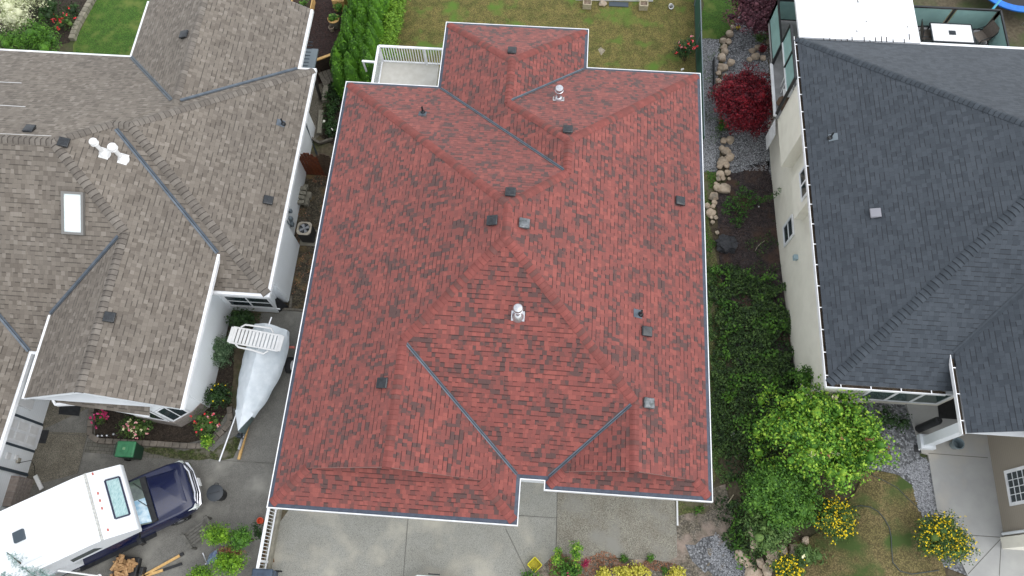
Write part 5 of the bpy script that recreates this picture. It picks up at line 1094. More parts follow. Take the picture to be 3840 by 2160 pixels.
# cedar hedge
hd_ = empty('cedar_hedge', T(1, 0, 1080, 500), 'tall cedar hedge of pointed green columns beside the dry lawn', 'hedge')
HC = [];HN = []; hcor = MB(); q = random.Random(21)
hx_, hy_ = np.interp, None
for j in range(30):
    t = j / 29; py = 760 - t * 1000; xl = np.interp(py, [-240, 0, 300, 450, 560, 760], [960, 950, 900, 860, 800, 800]); xr = np.interp(py, [-240, 0, 300, 500, 760], [1330, 1300, 1260, 1200, 1160])
    for k in range(3):
        x = xl + (xr - xl) * (k + .5 + q.uniform(-.3, .3)) / 3; hgt = q.uniform(2.0, 2.7); p = T(1, 0, x, py + q.uniform(-18, 18), hgt * .6)
        r0 = q.uniform(.36, .5); n_ = 620
        z = rng.uniform(.12, 1, n_) * hgt; a = rng.uniform(0, 2 * np.pi, n_); rr0 = r0 * (1 - (z / hgt) ** 1.8) ** .75 * (.85 + .25 * np.sin(a * 5 + z * 6 + j))
        HC.append(np.stack([p.x + np.cos(a) * rr0, p.y + np.sin(a) * rr0, z], 1)); HN.append(np.stack([np.cos(a), np.sin(a), np.full(n_, .7)], 1))
        hcor.lathe((p.x, p.y, 0), [(r0 * .8, 0), (r0 * .8, hgt * .5), (r0 * .5, hgt * .8), (.02, hgt * .97)], 8)
leaves('foliage', 'leaf_cedar', hd_, np.concatenate(HC), np.concatenate(HN), .12, .5, .5)
hcor.build('inner_foliage', 'leaf_cedar', hd_)
HC = []; HN = []
for j in range(26):
    py = 560 - j / 25 * 800; x = np.interp(py, [-240, 0, 300, 560], [1440, 1400, 1340, 1270]); p = T(1, 0, x, py, 1.1)
    bl = [(p.x + q.uniform(-.12, .12), p.y, q.uniform(.5, 1.3), q.uniform(.3, .42)) for _ in range(3)]
    c_, n_ = leafpts(bl, 1900, 0); HC.append(c_); HN.append(n_)
leaves('clipped_foliage', 'leaf_hedge_yellowish', hd_, np.concatenate(HC), np.concatenate(HN), .09, .45, .6)
# mulch yard things
pm('planter_soil', g_(60, 48, 40), .95)
def rbox(x0, x1, y0, y1, z, nm, label, cat, m='raw_timber', t=.04, soil='planter_soil', fill=.75):
    r = empty(nm, ((x0 + x1) / 2, (y0 + y1) / 2, 0), label, cat); b = MB()
    for a in ((x0, x1, y0, y0 + t), (x0, x1, y1 - t, y1), (x0, x0 + t, y0 + t, y1 - t), (x1 - t, x1, y0 + t, y1 - t)): b.box(*a, 0, z)
    b.build('frame', m, r); b = MB(); b.box(x0 + t, x1 - t, y0 + t, y1 - t, 0, z * fill); b.build('soil', soil, r); return r
p = T(1, 0, 545, 105, .45); rbox(p.x - 1.0, p.x, p.y, p.y + .9, .45, 'raised_bed', 'raised wooden vegetable bed beside the north gable of the taupe roof', 'raised bed')
shrub('seedling', (p.x - .35, p.y + .35, .55), (.25, .2, .12), 'small leafy seedlings growing in the raised wooden bed', 'plant', 'leaf_mid', gz=.35, n=6, r=.14, per=900, size=.07, seed=8, corek=.4)
p = T(1, 0, 820, 10, .7); rbox(p.x - .28, p.x + .28, p.y, p.y + .5, .7, 'planter_box', 'tall wooden planter box at the top edge by the hedge', 'planter', 'raw_timber')
shrub('potted_plant', T(1, 0, 835, 85, .45), (.2, .2, .2), 'dark-leaved plant between the barrel planter and the tall planter box', 'plant', 'leaf_mid', n=8, r=.14, per=1600, size=.09, seed=9)
p = T(1, 0, 778, 185, .5); bp_ = empty('barrel_planter', (p.x, p.y, 0), 'half barrel planter holding a broad-leaved plant on the dark mulch', 'planter')
b = MB(); b.lathe((p.x, p.y, 0), [(.22, 0), (.27, .25), (.27, .48), (.24, .5), (.23, .4)], 20); b.build('barrel', 'grey_timber', bp_, smooth=True); b = MB(); b.lathe((p.x, p.y, .46), [(.275, 0), (.275, .04), (.24, .04)], 20); b.build('rim', 'raw_timber', bp_)
shrub('hosta', (p.x, p.y, .56), (.14, .14, .08), 'broad-leaved green plant filling the half barrel', 'plant', 'leaf_mid', gz=.45, n=8, r=.12, per=2200, size=.13, asp=.6, seed=10, corek=.5, spread=.4)
p = T(1, 0, 760, 288, .15); b = MB(); b.lathe((p.x, p.y, 0), [(.1, 0), (.13, .26), (.11, .26), (.1, .08), (.01, .07)], 16); tag(b.build('plant_pot', pm('pot_grey', g_(140, 126, 112), .8), smooth=True), 'empty round pot below the half barrel planter', 'pot')
p = T(1, 0, 625, 745, .15); b = MB(); b.lathe((p.x, p.y, .1), [(.1, 0), (.14, .22), (.12, .22), (.1, .08), (.01, .07)], 16); tag(b.build('plant_pot', pm('pot_brown', g_(74, 58, 48), .8), smooth=True), 'brown pot at the corner of the grey timber steps', 'pot')
a, c_ = T(1, 0, 575, 615, 1.0), T(1, 0, 815, 528, 1.0); wb = empty('retaining_wall', (a.x, a.y, 0), 'dark wooden retaining wall with a pale capping board below the mulch yard', 'retaining wall')
b = MB(); b.bar(a, c_, .12, .05); b.build('capping', 'raw_timber', wb); b = MB(); b.add([a + V(0, 0, -.03), c_ + V(.4, .15, -.03), V(c_.x + .4, c_.y + .15, 0), V(a.x, a.y, 0), a + V(0, .1, -.03), c_ + V(.4, .25, -.03)], [(0, 1, 2, 3), (0, 4, 5, 1)]); b.build('boards', pm('dark_boards', g_(62, 50, 40), .85, c2=g_(44, 36, 30), sc=8), wb)
b = MB(); a, c_ = T(1, 0, 620, 735, .3), T(1, 0, 790, 675, .3)
st_o = empty('timber_steps', (a.x, a.y, 0), 'weathered grey timber steps under the hedge', 'steps')
d = (c_ - a).normalized(); dn = V(d.y, -d.x, 0)
for i in range(5): b = MB(); s0 = a + d * (i * .2 + .02) + V(0, 0, 0); b.hexa([s0 + V(0, 0, -.06), s0 + d * .18 + V(0, 0, -.06), s0 + d * .18 + dn * .75 + V(0, 0, -.06), s0 + dn * .75 + V(0, 0, -.06)], [s0, s0 + d * .18, s0 + d * .18 + dn * .75, s0 + dn * .75]); b.build('board', 'grey_timber', st_o)
b = MB(); b.bar(T(1, 0, 720, 820, .15), T(1, 0, 690, 1020, .15), .22, .25); b.bar(T(1, 0, 660, 1120, .12), T(1, 0, 640, 1350, .12), .2, .2); tag(b.build('retaining_blocks', 'concrete_block'), 'grey concrete edging between the narrow patio and the dark bed', 'edging')
q2 = [((780, 960), .42, 'leafy dark plant nearest the hedge in the shaded side bed'), ((790, 1090), .4, 'leafy dark plant in the middle of the shaded side bed'), ((735, 1290), .42, 'low dark plant near the gate end of the shaded side bed')]
for i, ((x, y), r_, lb) in enumerate(q2): shrub('shade_plant', T(1, 0, x, y, .3), (r_, .55, .25), lb, 'plant', 'leaf_dark', n=12, r=.22, per=1100, size=.08, seed=30 + i, flowers=[('petal_white', 3, .1)])
# beds by the taupe house
shrub('shrub', D(606, 805, .6), (.7, .45, .4), 'dark green bush under the white-framed window', 'shrub', 'leaf_dark', n=14, r=.32, per=1500, size=.08, seed=40)
shrub('shrub', D(563, 880, .6), (.5, .55, .42), 'rounded grey-green bush against the white wall left of the boat', 'shrub', 'leaf_round', n=22, r=.28, per=2600, size=.055, seed=41)
shrub('shrub', D(548, 998, .5), (.38, .5, .35), 'dark green bush with yellow specks beside the boat bow', 'shrub', 'leaf_dark', n=14, r=.3, per=1500, size=.08, seed=42, flowers=[('petal_yellow', 8, .05)])
shrub('rose_bush', D(517, 1066, .6), (.42, .42, .4), 'bush with red and pink flowers at the corner of the front bed', 'bush', 'leaf_rose', n=14, r=.26, per=1700, size=.065, seed=43, flowers=[('petal_red', 16, .07), ('petal_pink', 10, .07)])
shrub('shrub', D(517, 1105, .35), (.25, .22, .2), 'fresh light green plant at the tip of the front bed', 'plant', 'leaf_lime', n=9, r=.18, per=1800, size=.09, seed=44)
shrub('rose_bush', D(350, 1075, .45), (.8, .3, .3), 'pale pink roses under the bay window of the taupe-roofed house', 'bush', 'leaf_rose', n=20, r=.25, per=1800, size=.065, seed=45, flowers=[('petal_pink', 26, .09), ('petal_cream', 14, .08)])
shrub('peony', D(254, 1055, .35), (.18, .36, .2), 'magenta flowers at the left end of the front bed', 'flowers', 'leaf_rose', n=9, r=.16, per=1500, size=.06, seed=46, flowers=[('petal_magenta', 26, .09)])
# conifers in front
def Z3(x, y, z): return at(380 + x / 4.155, 1900 + y / 4.155, z)
shrub('conifer_shrub', Z3(1830, 460, 1.0), (.38, .36, .5), 'bright yellow-green conifer beside the garden bench', 'conifer', 'leaf_conifer', n=20, r=.22, per=3600, size=.07, asp=.4, seed=50, trunk=.04)
shrub('conifer_shrub', Z3(2200, 480, 1.0), (.28, .36, .5), 'greener conifer touching the white picket fence', 'conifer', 'leaf_thuja', n=16, r=.22, per=3600, size=.07, asp=.4, seed=51, trunk=.04)
shrub('dead_conifer', Z3(2030, 690, .7), (.42, .16, .3), 'brown dead conifer branches between the green conifers', 'conifer', 'leaf_brown', n=12, r=.16, per=2600, size=.09, asp=.18, seed=52, corek=.3)
shrub('conifer_shrub', Z3(2010, 900, 1.0), (.48, .28, .5), 'yellow-green conifer with brown patches next to the fence', 'conifer', 'leaf_conifer', n=18, r=.24, per=3400, size=.07, asp=.4, seed=53, trunk=.04)
shrub('conifer_shrub', Z3(1540, 1090, .8), (.45, .28, .4), 'low bright conifer at the bottom edge of the photo', 'conifer', 'leaf_conifer', n=16, r=.22, per=3400, size=.07, asp=.4, seed=54, trunk=.04)
shrub('shrub', F_(200, 960, .45), (.18, .35, .2), 'leafy green shoots growing through the white pickets', 'shrub', 'leaf_dark', n=8, r=.16, per=1800, size=.07, seed=55)
sp_ = empty('blue_spruce', (at(60, 2260, 1.5).x, at(60, 2260, 1.5).y, 0), 'tip of a blue spruce in the bottom left corner over the camper', 'spruce')
SC = []; SN = []; stk = MB(); q = random.Random(8)
for (x, y, zt0) in ((27, 2072, 4.0), (84, 2125, 3.9), (150, 2140, 3.9), (60, 2200, 4.6), (130, 2240, 4.3), (5, 2150, 4.2)):
    tip = at(x, y, zt0); base = tip + V(-.1, -.35, -1.2); stk.tube([base, tip], .03, 6, .008)
    for i in range(70):
        t = rng.uniform(0, 1); c_ = tip.lerp(base, t); a = rng.uniform(0, 6.28); L = .06 + .3 * t
        e = c_ + V(math.cos(a) * L, math.sin(a) * L, -.05 + .04)
        k = 16; s_ = rng.uniform(0, 1, k)
        SC.append(np.array([c_.lerp(e, float(v_)) for v_ in s_]) + rng.normal(0, .012, (k, 3))); SN.append(np.tile([0, 0, 1.], (k, 1)))
leaves('needles', 'leaf_spruce', sp_, np.concatenate(SC), np.concatenate(SN), .05, .22, 1.0)
stk.tube([(sp_.location.x, sp_.location.y - .6, 0), (sp_.location.x, sp_.location.y - .5, 3.6)], .12, 8, .05); stk.build('trunk', 'bark', sp_)

# ------------------------------------------------------------------ back lawn of the red-roofed house
fe2 = empty('mesh_fence', (6.6, 23, 0), 'green mesh fence with a grey top rail between the dry lawn and the right-hand garden', 'fence')
b = MB(); b.tube([(6.62, 18.6, 1.25), (6.62, 33, 1.25)], .025, 8)
for i in range(6): b.tube([(6.62, 19 + i * 2.6, 0), (6.62, 19 + i * 2.6, 1.3)], .025, 8)
b.build('post', 'meter_grey', fe2)
b = MB(); b.box(6.63, 6.645, 18.6, 33, .02, 1.22); b.build('mesh', pm('fence_green', g_(48, 92, 78), .6, c2=g_(38, 74, 62), sc=30, alpha=.9), fe2)
for i, (x, y, lb) in enumerate(((758, 25, 'left pale concrete box planter at the top of the dry lawn'), (1328, 38, 'right pale concrete box planter at the top of the dry lawn'))):
    p = T(2, 0, x, y, .3); r = rbox(p.x - .2, p.x + .2, p.y - .15, p.y + .2, .32, 'box_planter', lb, 'planter', pm('planter_stone', g_(186, 176, 150), .8, c2=g_(160, 150, 126), sc=8), .035, pm('dry_soil', g_(140, 124, 108), .9, c2=g_(96, 82, 70), sc=14))
def boulder(name, p, r, label, cat, seed, group=None, fl=.7, mat='sandstone', ex=1.0, rot=0):
    bm = bmesh.new(); bmesh.ops.create_icosphere(bm, subdivisions=2, radius=1); b = MB(Matrix.Translation(p) @ Matrix.Rotation(rot, 4, 'Z')); vs = []
    for v in bm.verts:
        c_ = v.co; n_ = 1 + .34 * mnoise.noise(c_ * 1.1 + Vector((seed * 3.1, 0, 0))) + .26 * mnoise.noise(c_ * 2.2 + Vector((0, seed * 1.7, 0)))
        c2 = Vector(tuple(math.copysign(abs(k) ** .8, k) for k in c_)); vs.append(Vector((c2.x * r * ex, c2.y * r, c2.z * r * fl)) * n_)
    b.add(vs, [[v.index for v in f.verts] for f in bm.faces]); bm.free()
    return tag(b.build(name, mat, loc=p, bevel=r * .08), label, cat, group)
boulder('flat_stone', T(2, 0, 915, 32, .08), .16, 'pale flat stone between the two concrete planters', 'stone', 3, fl=.35, ex=1.2)
b = MB(); b.box(*[v for pr_ in ((T(2, 0, 975, 45).x, T(2, 0, 1170, 45).x), (T(2, 0, 975, 66).y, T(2, 0, 975, 22).y)) for v in pr_], 0, .05); tag(b.build('slate_slab', 'grey_trim'), 'long dark slab on the lawn beside the flat stone', 'slab')
b = MB(); b.bar(T(2, 0, 640, -10, .1), T(2, 0, 1420, 4, .1), .05, .12); tag(b.build('lawn_edging', 'white_plastic'), 'pale straight edging along the top of the dry lawn', 'edging')
p = T(2, 0, 1600, 60, .1); b = MB(Matrix.Translation(p) @ Matrix.Rotation(math.radians(55), 4, 'X')); b.lathe((0, 0, 0), [(.1, -.12), (.12, .14), (.1, .13), (.09, -.1), (.01, -.1)], 18); tag(b.build('bucket', 'white_plastic', loc=p, smooth=True), 'white plastic bucket tipped over on the dry lawn', 'bucket')
p = T(2, 0, 1715, 697, .05); b = MB(Matrix.Translation(p) @ Matrix.Rotation(.5, 4, 'Z')); b.box(-.07, .07, -.035, .035, -.04, .03); tag(b.build('plastic_scrap', 'white_plastic', loc=p, bevel=.01), 'white plastic scrap on the grass by the roof corner', 'scrap')
sheet('bare_patch', [T(2, 0, 860, 500)[:2], T(2, 0, 900, 560)[:2], T(2, 0, 935, 510)[:2], T(2, 0, 890, 480)[:2]], .02, pm('bare_soil', g_(150, 142, 124), .95, c2=g_(120, 112, 92), sc=12), jag=.05)
shrub('rose_bush', T(2, 0, 1755, 500, .7), (.42, .45, .42), 'rose bush with bright red and pink blooms by the green mesh fence', 'bush', 'leaf_dark', n=18, r=.24, per=2200, size=.07, seed=60, flowers=[('petal_red', 22, .1), ('petal_pink', 12, .09)])
b = MB(); b.bar(T(2, 0, 1900, 195, 1.2), T(2, 0, 1858, 340, .1), .03, .03); tag(b.build('fence_brace', 'meter_grey'), 'thin grey brace leaning from the mesh fence rail', 'brace')

# ------------------------------------------------------------------ right-hand garden
def Z1_(x, y, up=0): return att(2620 + x / 2.263, y / 2.263, up)
def Z2_(x, y, up=0): return att(2620 + x / 2.684, 540 + y / 2.684, up)
shrub('japanese_maple', at(2620 + 395 / 2.263, 850 / 2.263, 1.3), (1.12, 1.35, .75), 'round dark red maple in front of the beige wall', 'tree', 'leaf_maple', n=130, r=.42, per=1700, size=.08, asp=.6, seed=70, trunk=.07, limbs=8)
shrub('smoke_bush', at(2620 + 545 / 2.263, 95 / 2.263, 1.3), (1.5, 1.3, .8), 'dusky purple smoke bush at the top edge left of the white patio cover', 'bush', 'leaf_smoke', n=90, r=.38, per=1400, size=.09, asp=.6, seed=71, trunk=.07, limbs=8)
shrub('barberry', Z1_(548, 415, .3), (.14, .26, .2), 'small narrow dark red shrub in the gravel', 'shrub', 'leaf_maple', n=8, r=.14, per=2400, size=.06, seed=72)
shrub('hosta', Z1_(690, 260, .35), (.42, .6, .3), 'broad-leaved green plants beside the black-framed deck screen', 'plant', 'leaf_mid', n=18, r=.28, per=1100, size=.15, seed=73)
shrub('grass_tuft', Z1_(520, 320, .2), (.3, .25, .15), 'low green tuft at the foot of the purple smoke bush', 'plant', 'leaf_olive', n=8, r=.18, per=900, size=.09, seed=74)
shrub('yellow_flower', Z1_(338, 228, .2), (.06, .06, .05), 'small yellow flower at the boulders under the smoke bush', 'flower', 'petal_yellow', n=4, r=.07, per=2500, size=.06, seed=75, corek=.3)
shrub('green_tuft', Z1_(200, 1060, .15), (.2, .3, .1), 'green tuft between the maple and the gravel path', 'plant', 'leaf_mid', n=8, r=.18, per=900, size=.08, seed=76)
rocks1 = [(290, 230, 25), (265, 285, 35), (205, 345, 32), (255, 350, 28), (215, 400, 30), (225, 437, 35), (195, 490, 42), (275, 530, 38), (200, 575, 44), (165, 622, 24), (225, 640, 24), (168, 690, 30), (195, 740, 34), (150, 745, 22), (210, 1195, 30), (265, 1185, 38), (197, 1258, 28), (237, 1285, 38), (200, 1370, 40), (258, 1340, 42), (238, 1405, 26), (180, 1410, 24)]
rocks1b = [(500, 400, 30), (455, 430, 28), (482, 480, 40), (545, 490, 28), (432, 505, 24), (590, 355, 28)]
rocks2 = [(230, 60, 28), (285, 65, 37), (315, 130, 42), (225, 190, 38), (268, 190, 36), (290, 285, 33), (222, 300, 40), (198, 350, 25), (245, 345, 28), (172, 398, 22), (190, 440, 45), (260, 450, 60), (155, 527, 46), (88, 620, 28), (160, 590, 30), (145, 625, 26), (122, 690, 52), (130, 738, 20), (170, 740, 24), (140, 785, 22), (308, 350, 18), (186, 890, 22)]
i = 0; q = random.Random(4)
for L_r, fn, s_, lb, gp in ((rocks1[:14], Z1_, 2.263, 'tan boulder in the row left of and above the red maple', 'boulders above the maple'), (rocks1b, Z1_, 2.263, 'tan boulder in the gravel heap above the red maple', 'boulders in the heap above the maple'), (rocks1[14:], Z1_, 2.263, 'tan boulder in the row just below the red maple', 'boulders just below the maple'), (rocks2[2:], Z2_, 2.684, 'tan boulder in the row between the gravel and the dark mulch bed', 'boulders beside the mulch bed')):
    ORD = 'topmost second third fourth fifth sixth seventh eighth ninth tenth eleventh twelfth thirteenth fourteenth fifteenth sixteenth seventeenth eighteenth nineteenth twentieth'.split()
    for kk, (x, y, r_) in enumerate(sorted(L_r, key=lambda v_: v_[1])):
        i += 1; p = fn(x, y, .1); boulder('boulder', p, r_ / s_ / 108 * 1.18, lb.replace('tan boulder', ORD[kk] + ' tan boulder').replace('in the row between the gravel and the dark mulch bed', 'from the top beside the mulch bed').replace('in the row left of and above the red maple', 'down the row above the red maple'), 'boulder', i, gp, .75, ex=q.uniform(.85, 1.15), rot=q.uniform(0, 3))
rocks3 = [(2, 2345, 1270, 62, 1.4), (2, 2400, 1338, 42, 1.2), (2, 2430, 1420, 62, 1.1), (2, 2500, 1315, 45, .7), (2, 2560, 1385, 48, .7), (2, 2432, 1000, 48, .8), (2, 2440, 1140, 45, .7), (2, 2425, 1200, 30, 1), (3, 145, 1190, 45, 1), (3, 290, 1188, 50, 1.3), (3, 45, 1235, 46, 1.2), (3, 15, 1305, 30, 1), (3, 5, 1400, 40, .8), (3, 375, 1090, 34, .9)]
for kk, (c_, x, y, r_, ex) in enumerate(sorted(rocks3, key=lambda v_: v_[0] * 2576 + v_[1])):
    i += 1; boulder('boulder', Tt(c_, 3, x, y, .14), r_ * .37267 / 92, ORD[kk].replace('topmost', 'leftmost') + ' pale boulder, counted from the left, round the olive shrub at the bottom right', 'boulder', i, 'boulders at the bottom right', .8, ex=ex, rot=q.uniform(-.4, .4))
for (p, r_, lb, mt_) in ((Tt(2, 3, 2225, 20, .1), .1, 'white stone among the weeds right of the red roof', 'white_plastic'), (Z2_(605, 632, .05), .03, 'white pebble beside the juniper', 'white_plastic'), (Tt(3, 3, 215, 1005, .3), .07, 'white stone in the leaves of the olive bush', 'white_plastic'), (Tt(3, 3, 360, 1280, .12), .07, 'small tan stone in the grass near the yellow bush', 'sandstone')):
    i += 1; boulder('stone', p, r_, lb, 'stone', i, mat=mt_)
# juniper with reaching arms
jp = Z2_(430, 600); ju = empty('juniper', jp, 'spreading juniper reaching towards the beige wall from the mulch bed', 'juniper')
jb = []
for (x, y, r_, z) in ((470, 500, .22, .35), (540, 500, .2, .35), (390, 545, .22, .3), (310, 565, .18, .25), (260, 610, .14, .2), (330, 660, .2, .25), (430, 640, .26, .4), (520, 590, .22, .4), (590, 560, .17, .45), (640, 565, .13, .5), (690, 545, .13, .6), (735, 520, .13, .7), (775, 500, .12, .8), (815, 465, .09, .95), (450, 705, .18, .3), (400, 750, .16, .25), (340, 770, .14, .2), (400, 820, .1, .2), (430, 780, .12, .2), (395, 395, .08, .2), (440, 440, .11, .25), (260, 680, .14, .2)): p = Z2_(x, y, z); jb.append((p.x, p.y, p.z, r_))
c_, n_ = leafpts(jb, 2600, 0); leaves('foliage', 'leaf_juniper', ju, c_, n_, .08, .4, .9)
b = MB()
for (x, y, z, r_) in jb[::2]: b.tube([jp, jp.lerp(V(x, y, z), .5), (x, y, z)], .025, 6, .008)
b.build('stems', 'bark', ju)
# black tarp bundle
p = Z2_(290, 1010, .15); bm = bmesh.new(); bmesh.ops.create_icosphere(bm, subdivisions=3, radius=1); b = MB(Matrix.Translation(p)); vs = []
for v in bm.verts:
    c_ = v.co; n_ = 1 + .5 * mnoise.noise(c_ * 1.6 + Vector((4, 2, 0))) + .6 * (abs(mnoise.noise(c_ * 2.6 + Vector((1, 7, 3)))) - .25); vs.append(Vector((c_.x * .46, c_.y * .42, c_.z * .26)) * n_)
b.add(vs, [[v.index for v in f.verts] for f in bm.faces]); bm.free()
tag(b.build('tarp_bundle', pm('black_fabric', g_(60, 61, 65), .7, c2=g_(38, 39, 42), sc=30), loc=p), 'crumpled black fabric bundle on the dark mulch', 'tarp')
b = MB(); b.tube([Z2_(570, 1073, .03), Z2_(590, 1035, .04), Z2_(620, 1005, .04), Z2_(665, 975, .04)], .014, 6); tag(b.build('stick', pm('stick_pale', g_(168, 156, 142), .8)), 'pale bent stick lying on the dark mulch', 'stick')
b = MB(); b.bar(Tt(2, 3, 2230, 630, .1), Tt(2, 3, 2172, 715, .1), .03, .02); tag(b.build('wood_slat', 'planter_stone'), 'thin pale slat lying in the weeds right of the red roof corner', 'slat')
b = MB(); b.bar(Z1_(128, 500, .25), Z1_(134, 780, .25), .05, .3); tag(b.build('edging_strip', 'black_plastic'), 'black edging strip between the gravel path and the boulders', 'edging')
# ground cover of ivy
def inpoly(P, poly):
    x, y = P[:, 0], P[:, 1]; ins_ = np.zeros(len(P), bool); n_ = len(poly)
    for i in range(n_):
        x0, y0 = poly[i][0], poly[i][1]; x1, y1 = poly[(i + 1) % n_][0], poly[(i + 1) % n_][1]
        c_ = ((y0 > y) != (y1 > y)) & (x < (x1 - x0) * (y - y0) / (y1 - y0 + 1e-12) + x0); ins_ ^= c_
    return ins_
def cover(name, poly, n, mat, label, cat, size, hmax, hole=.0, asp=.6, seed=0, hs_=1.3, base=0.02, jit=.45):
    A = np.array([[p[0], p[1]] for p in poly]); lo, hi = A.min(0), A.max(0); P = rng.uniform(lo - .2, hi + .2, (n * 3, 2)); Pj = P + np.array([tuple(mnoise.noise_vector(Vector((a_ * 1.1, b_ * 1.1, seed))))[:2] for a_, b_ in P]) * jit; P = P[inpoly(Pj, poly)][:n]
    Z = []; keep = []
    for k, (x, y) in enumerate(P):
        h = mnoise.noise(Vector((x * hs_, y * hs_, seed))) * .5 + .5; h2 = mnoise.noise(Vector((x * 3.1, y * 3.1, seed + 5))) * .5 + .5
        if h < hole: continue
        keep.append(k); Z.append(zt(x, y) + base + hmax * max(0, .65 * h + .35 * h2) * rng.uniform(.55, 1))
    C = np.column_stack([P[keep], Z]); o = leaves(name, mat, None, C, np.tile([0, 0, 1.], (len(C), 1)), size, asp, .65, kind='stuff', loc=(A.mean(0)[0], A.mean(0)[1], 0))
    tag(o, label, cat); return o
ivp = [Dt(x, y) for x, y in ((1790, 700), (1850, 670), (1960, 740), (1975, 800), (2005, 950), (2010, 1010), (1960, 1080), (1930, 1250), (1900, 1449), (1850, 1449), (1825, 1330), (1830, 1200), (1815, 1060), (1800, 900))]
cover('ivy_ground_cover', ivp, 21000, 'leaf_ivy', 'dense dark green ground cover between the weed strip and the beige wall', 'ground cover', .095, .6, hole=.3, seed=1, jit=1.1, hs_=1.0)
cover('ivy_bright_patches', ivp, 5200, 'leaf_mid', 'brighter green leaf clumps standing out of the dark ground cover', 'ground cover', .12, .75, hole=.56, seed=21, jit=.8)
cover('ivy_understory', ivp, 7000, 'leaf_dark', 'low dark leaves under the ground cover', 'ground cover', .09, .2, seed=22, jit=1.1)
cover('weed_growth', [Dt(x, y) for x, y in ((1768, 690), (1800, 690), (1815, 900), (1830, 1100), (1835, 1260), (1795, 1240), (1780, 900))], 5200, 'leaf_olive', 'sparse green weeds along the right edge of the red roof', 'weeds', .07, .14, hole=.42, seed=3)
cover('weed_growth', [Dt(x, y) for x, y in ((1768, 430), (1800, 430), (1780, 540), (1800, 690), (1768, 690))], 1500, 'leaf_mid', 'short green weeds between the roof edge and the boulders', 'weeds', .06, .1, hole=.45, seed=4)
cover('bed_sprouts', [Dt(x, y) for x, y in ((1830, 640), (1950, 560), (1965, 740), (1850, 700))], 900, 'leaf_ivy', 'scattered green sprouts in the dark mulch bed', 'sprouts', .07, .12, hole=.5, seed=6)
cover('dead_twigs', [Dt(x, y) for x, y in ((1800, 560), (1950, 430), (1965, 740), (1800, 700))], 3600, 'leaf_brown_dark' if 'leaf_brown_dark' in MATS else leafmat('leaf_brown_dark', [g_(44, 36, 38), g_(70, 56, 54), g_(98, 76, 66)]), 'brown twigs and shreds covering the mulch bed', 'twigs', .12, .05, asp=.1, seed=7)
cover('bark_shreds', [(-12.3, 20.6), (-8.6, 20.6), (-8.6, 30), (-12.3, 30)], 4200, leafmat('leaf_bark', [g_(40, 24, 24), g_(70, 44, 40), g_(94, 62, 54)]), 'dark red-brown bark shreds covering the yard by the hedge', 'bark mulch', .1, .04, asp=.16, seed=8)
def pts_(lst, f=Dt): return [f(*p) for p in lst]
cover('gravel_weeds', pts_([(1766, 100), (1800, 100), (1806, 350), (1768, 350)]), 700, 'leaf_mid', 'tufts of weed in the gravel path', 'weeds', .05, .06, hole=.52, seed=9)
# loose stones in gravel
def pebbles(name, poly, n, label, size, mat, seed, up=0.0):
    A = np.array([[p[0], p[1]] for p in poly]); lo, hi = A.min(0), A.max(0); P = rng.uniform(lo, hi, (n * 3, 2)); P = P[inpoly(P, poly)][:n]; b = MB(); q = random.Random(seed)
    for x, y in P:
        s_ = size * q.uniform(.6, 1.5); z = zt(x, y) + up; a = q.uniform(0, 6.3); c_, sn = math.cos(a) * s_, math.sin(a) * s_
        b.add([(x + c_, y + sn, z), (x - sn * .7, y + c_ * .7, z), (x - c_, y - sn, z), (x + sn * .7, y - c_ * .7, z), (x + c_ * .2, y, z + s_ * .8)], [(0, 1, 4), (1, 2, 4), (2, 3, 4), (3, 0, 4)])
    tag(b.build(name, mat, kind='stuff', loc=(A.mean(0)[0], A.mean(0)[1], 0)), label, 'gravel')
pm('pebble', g_(156, 157, 160), .85, island=.55)
pebbles('gravel_stones', pts_([(1767, 100), (1812, 110), (1800, 280), (1800, 420), (1768, 430)]), 5200, 'loose grey stones of the gravel path along the red roof', .022, 'pebble', 1, .012)
pebbles('gravel_stones', pts_([(1850, 140), (1940, 80), (1945, 200), (1930, 430), (1835, 430), (1840, 330)]), 5200, 'loose grey stones of the gravel bed around the red maple', .024, 'pebble', 2, .012)
pebbles('gravel_stones', pts_([(1770, 1400), (1800, 1340), (1860, 1380), (1890, 1449), (1830, 1449)]), 1800, 'loose grey stones at the bottom right of the red roof', .024, 'pebble', 3, .016)
pebbles('gravel_stones', pts_([(2250, 1180), (2330, 1150), (2352, 1290), (2310, 1285), (2290, 1200), (2220, 1170)]), 2600, 'loose grey stones between the front lawn and the walkway', .024, 'pebble', 4, .016)
# big lime shrubs and yellow-flowering bushes
shrub('lime_shrub', Dt(2073, 1092, 1.7), (1.75, 1.55, .75), 'huge lime-green leafy shrub in front of the right-hand house', 'shrub', 'leaf_lime', gz=1.0, n=120, r=.44, per=950, size=.105, extra=[(*Dt(x_, y_, z_), r_) for x_, y_, z_, r_ in ((1915, 1010, 1.3, .34), (1935, 985, 1.4, .3), (2215, 1120, 1.7, .4), (2235, 1150, 1.5, .32), (2190, 1150, 1.6, .45), (2185, 1085, 1.7, .4), (2140, 975, 1.9, .42), (2090, 965, 1.9, .4), (1905, 1090, 1.3, .38), (1910, 1140, 1.3, .4), (2150, 1195, 1.4, .35), (1950, 1180, 1.3, .42), (2110, 1215, 1.3, .38))], asp=.62, seed=80, trunk=.07, limbs=9, flowers=[('petal_cream', 7, .17), ('leaf_brown', 60, .1)])
shrub('green_shrub', Dt(1975, 1240, 1.1), (1.0, 1.0, .6), 'mid-green leafy shrub in front and left of the lime one', 'shrub', 'leaf_mid', gz=.5, n=70, r=.42, per=1200, size=.09, asp=.6, seed=81, limbs=6)
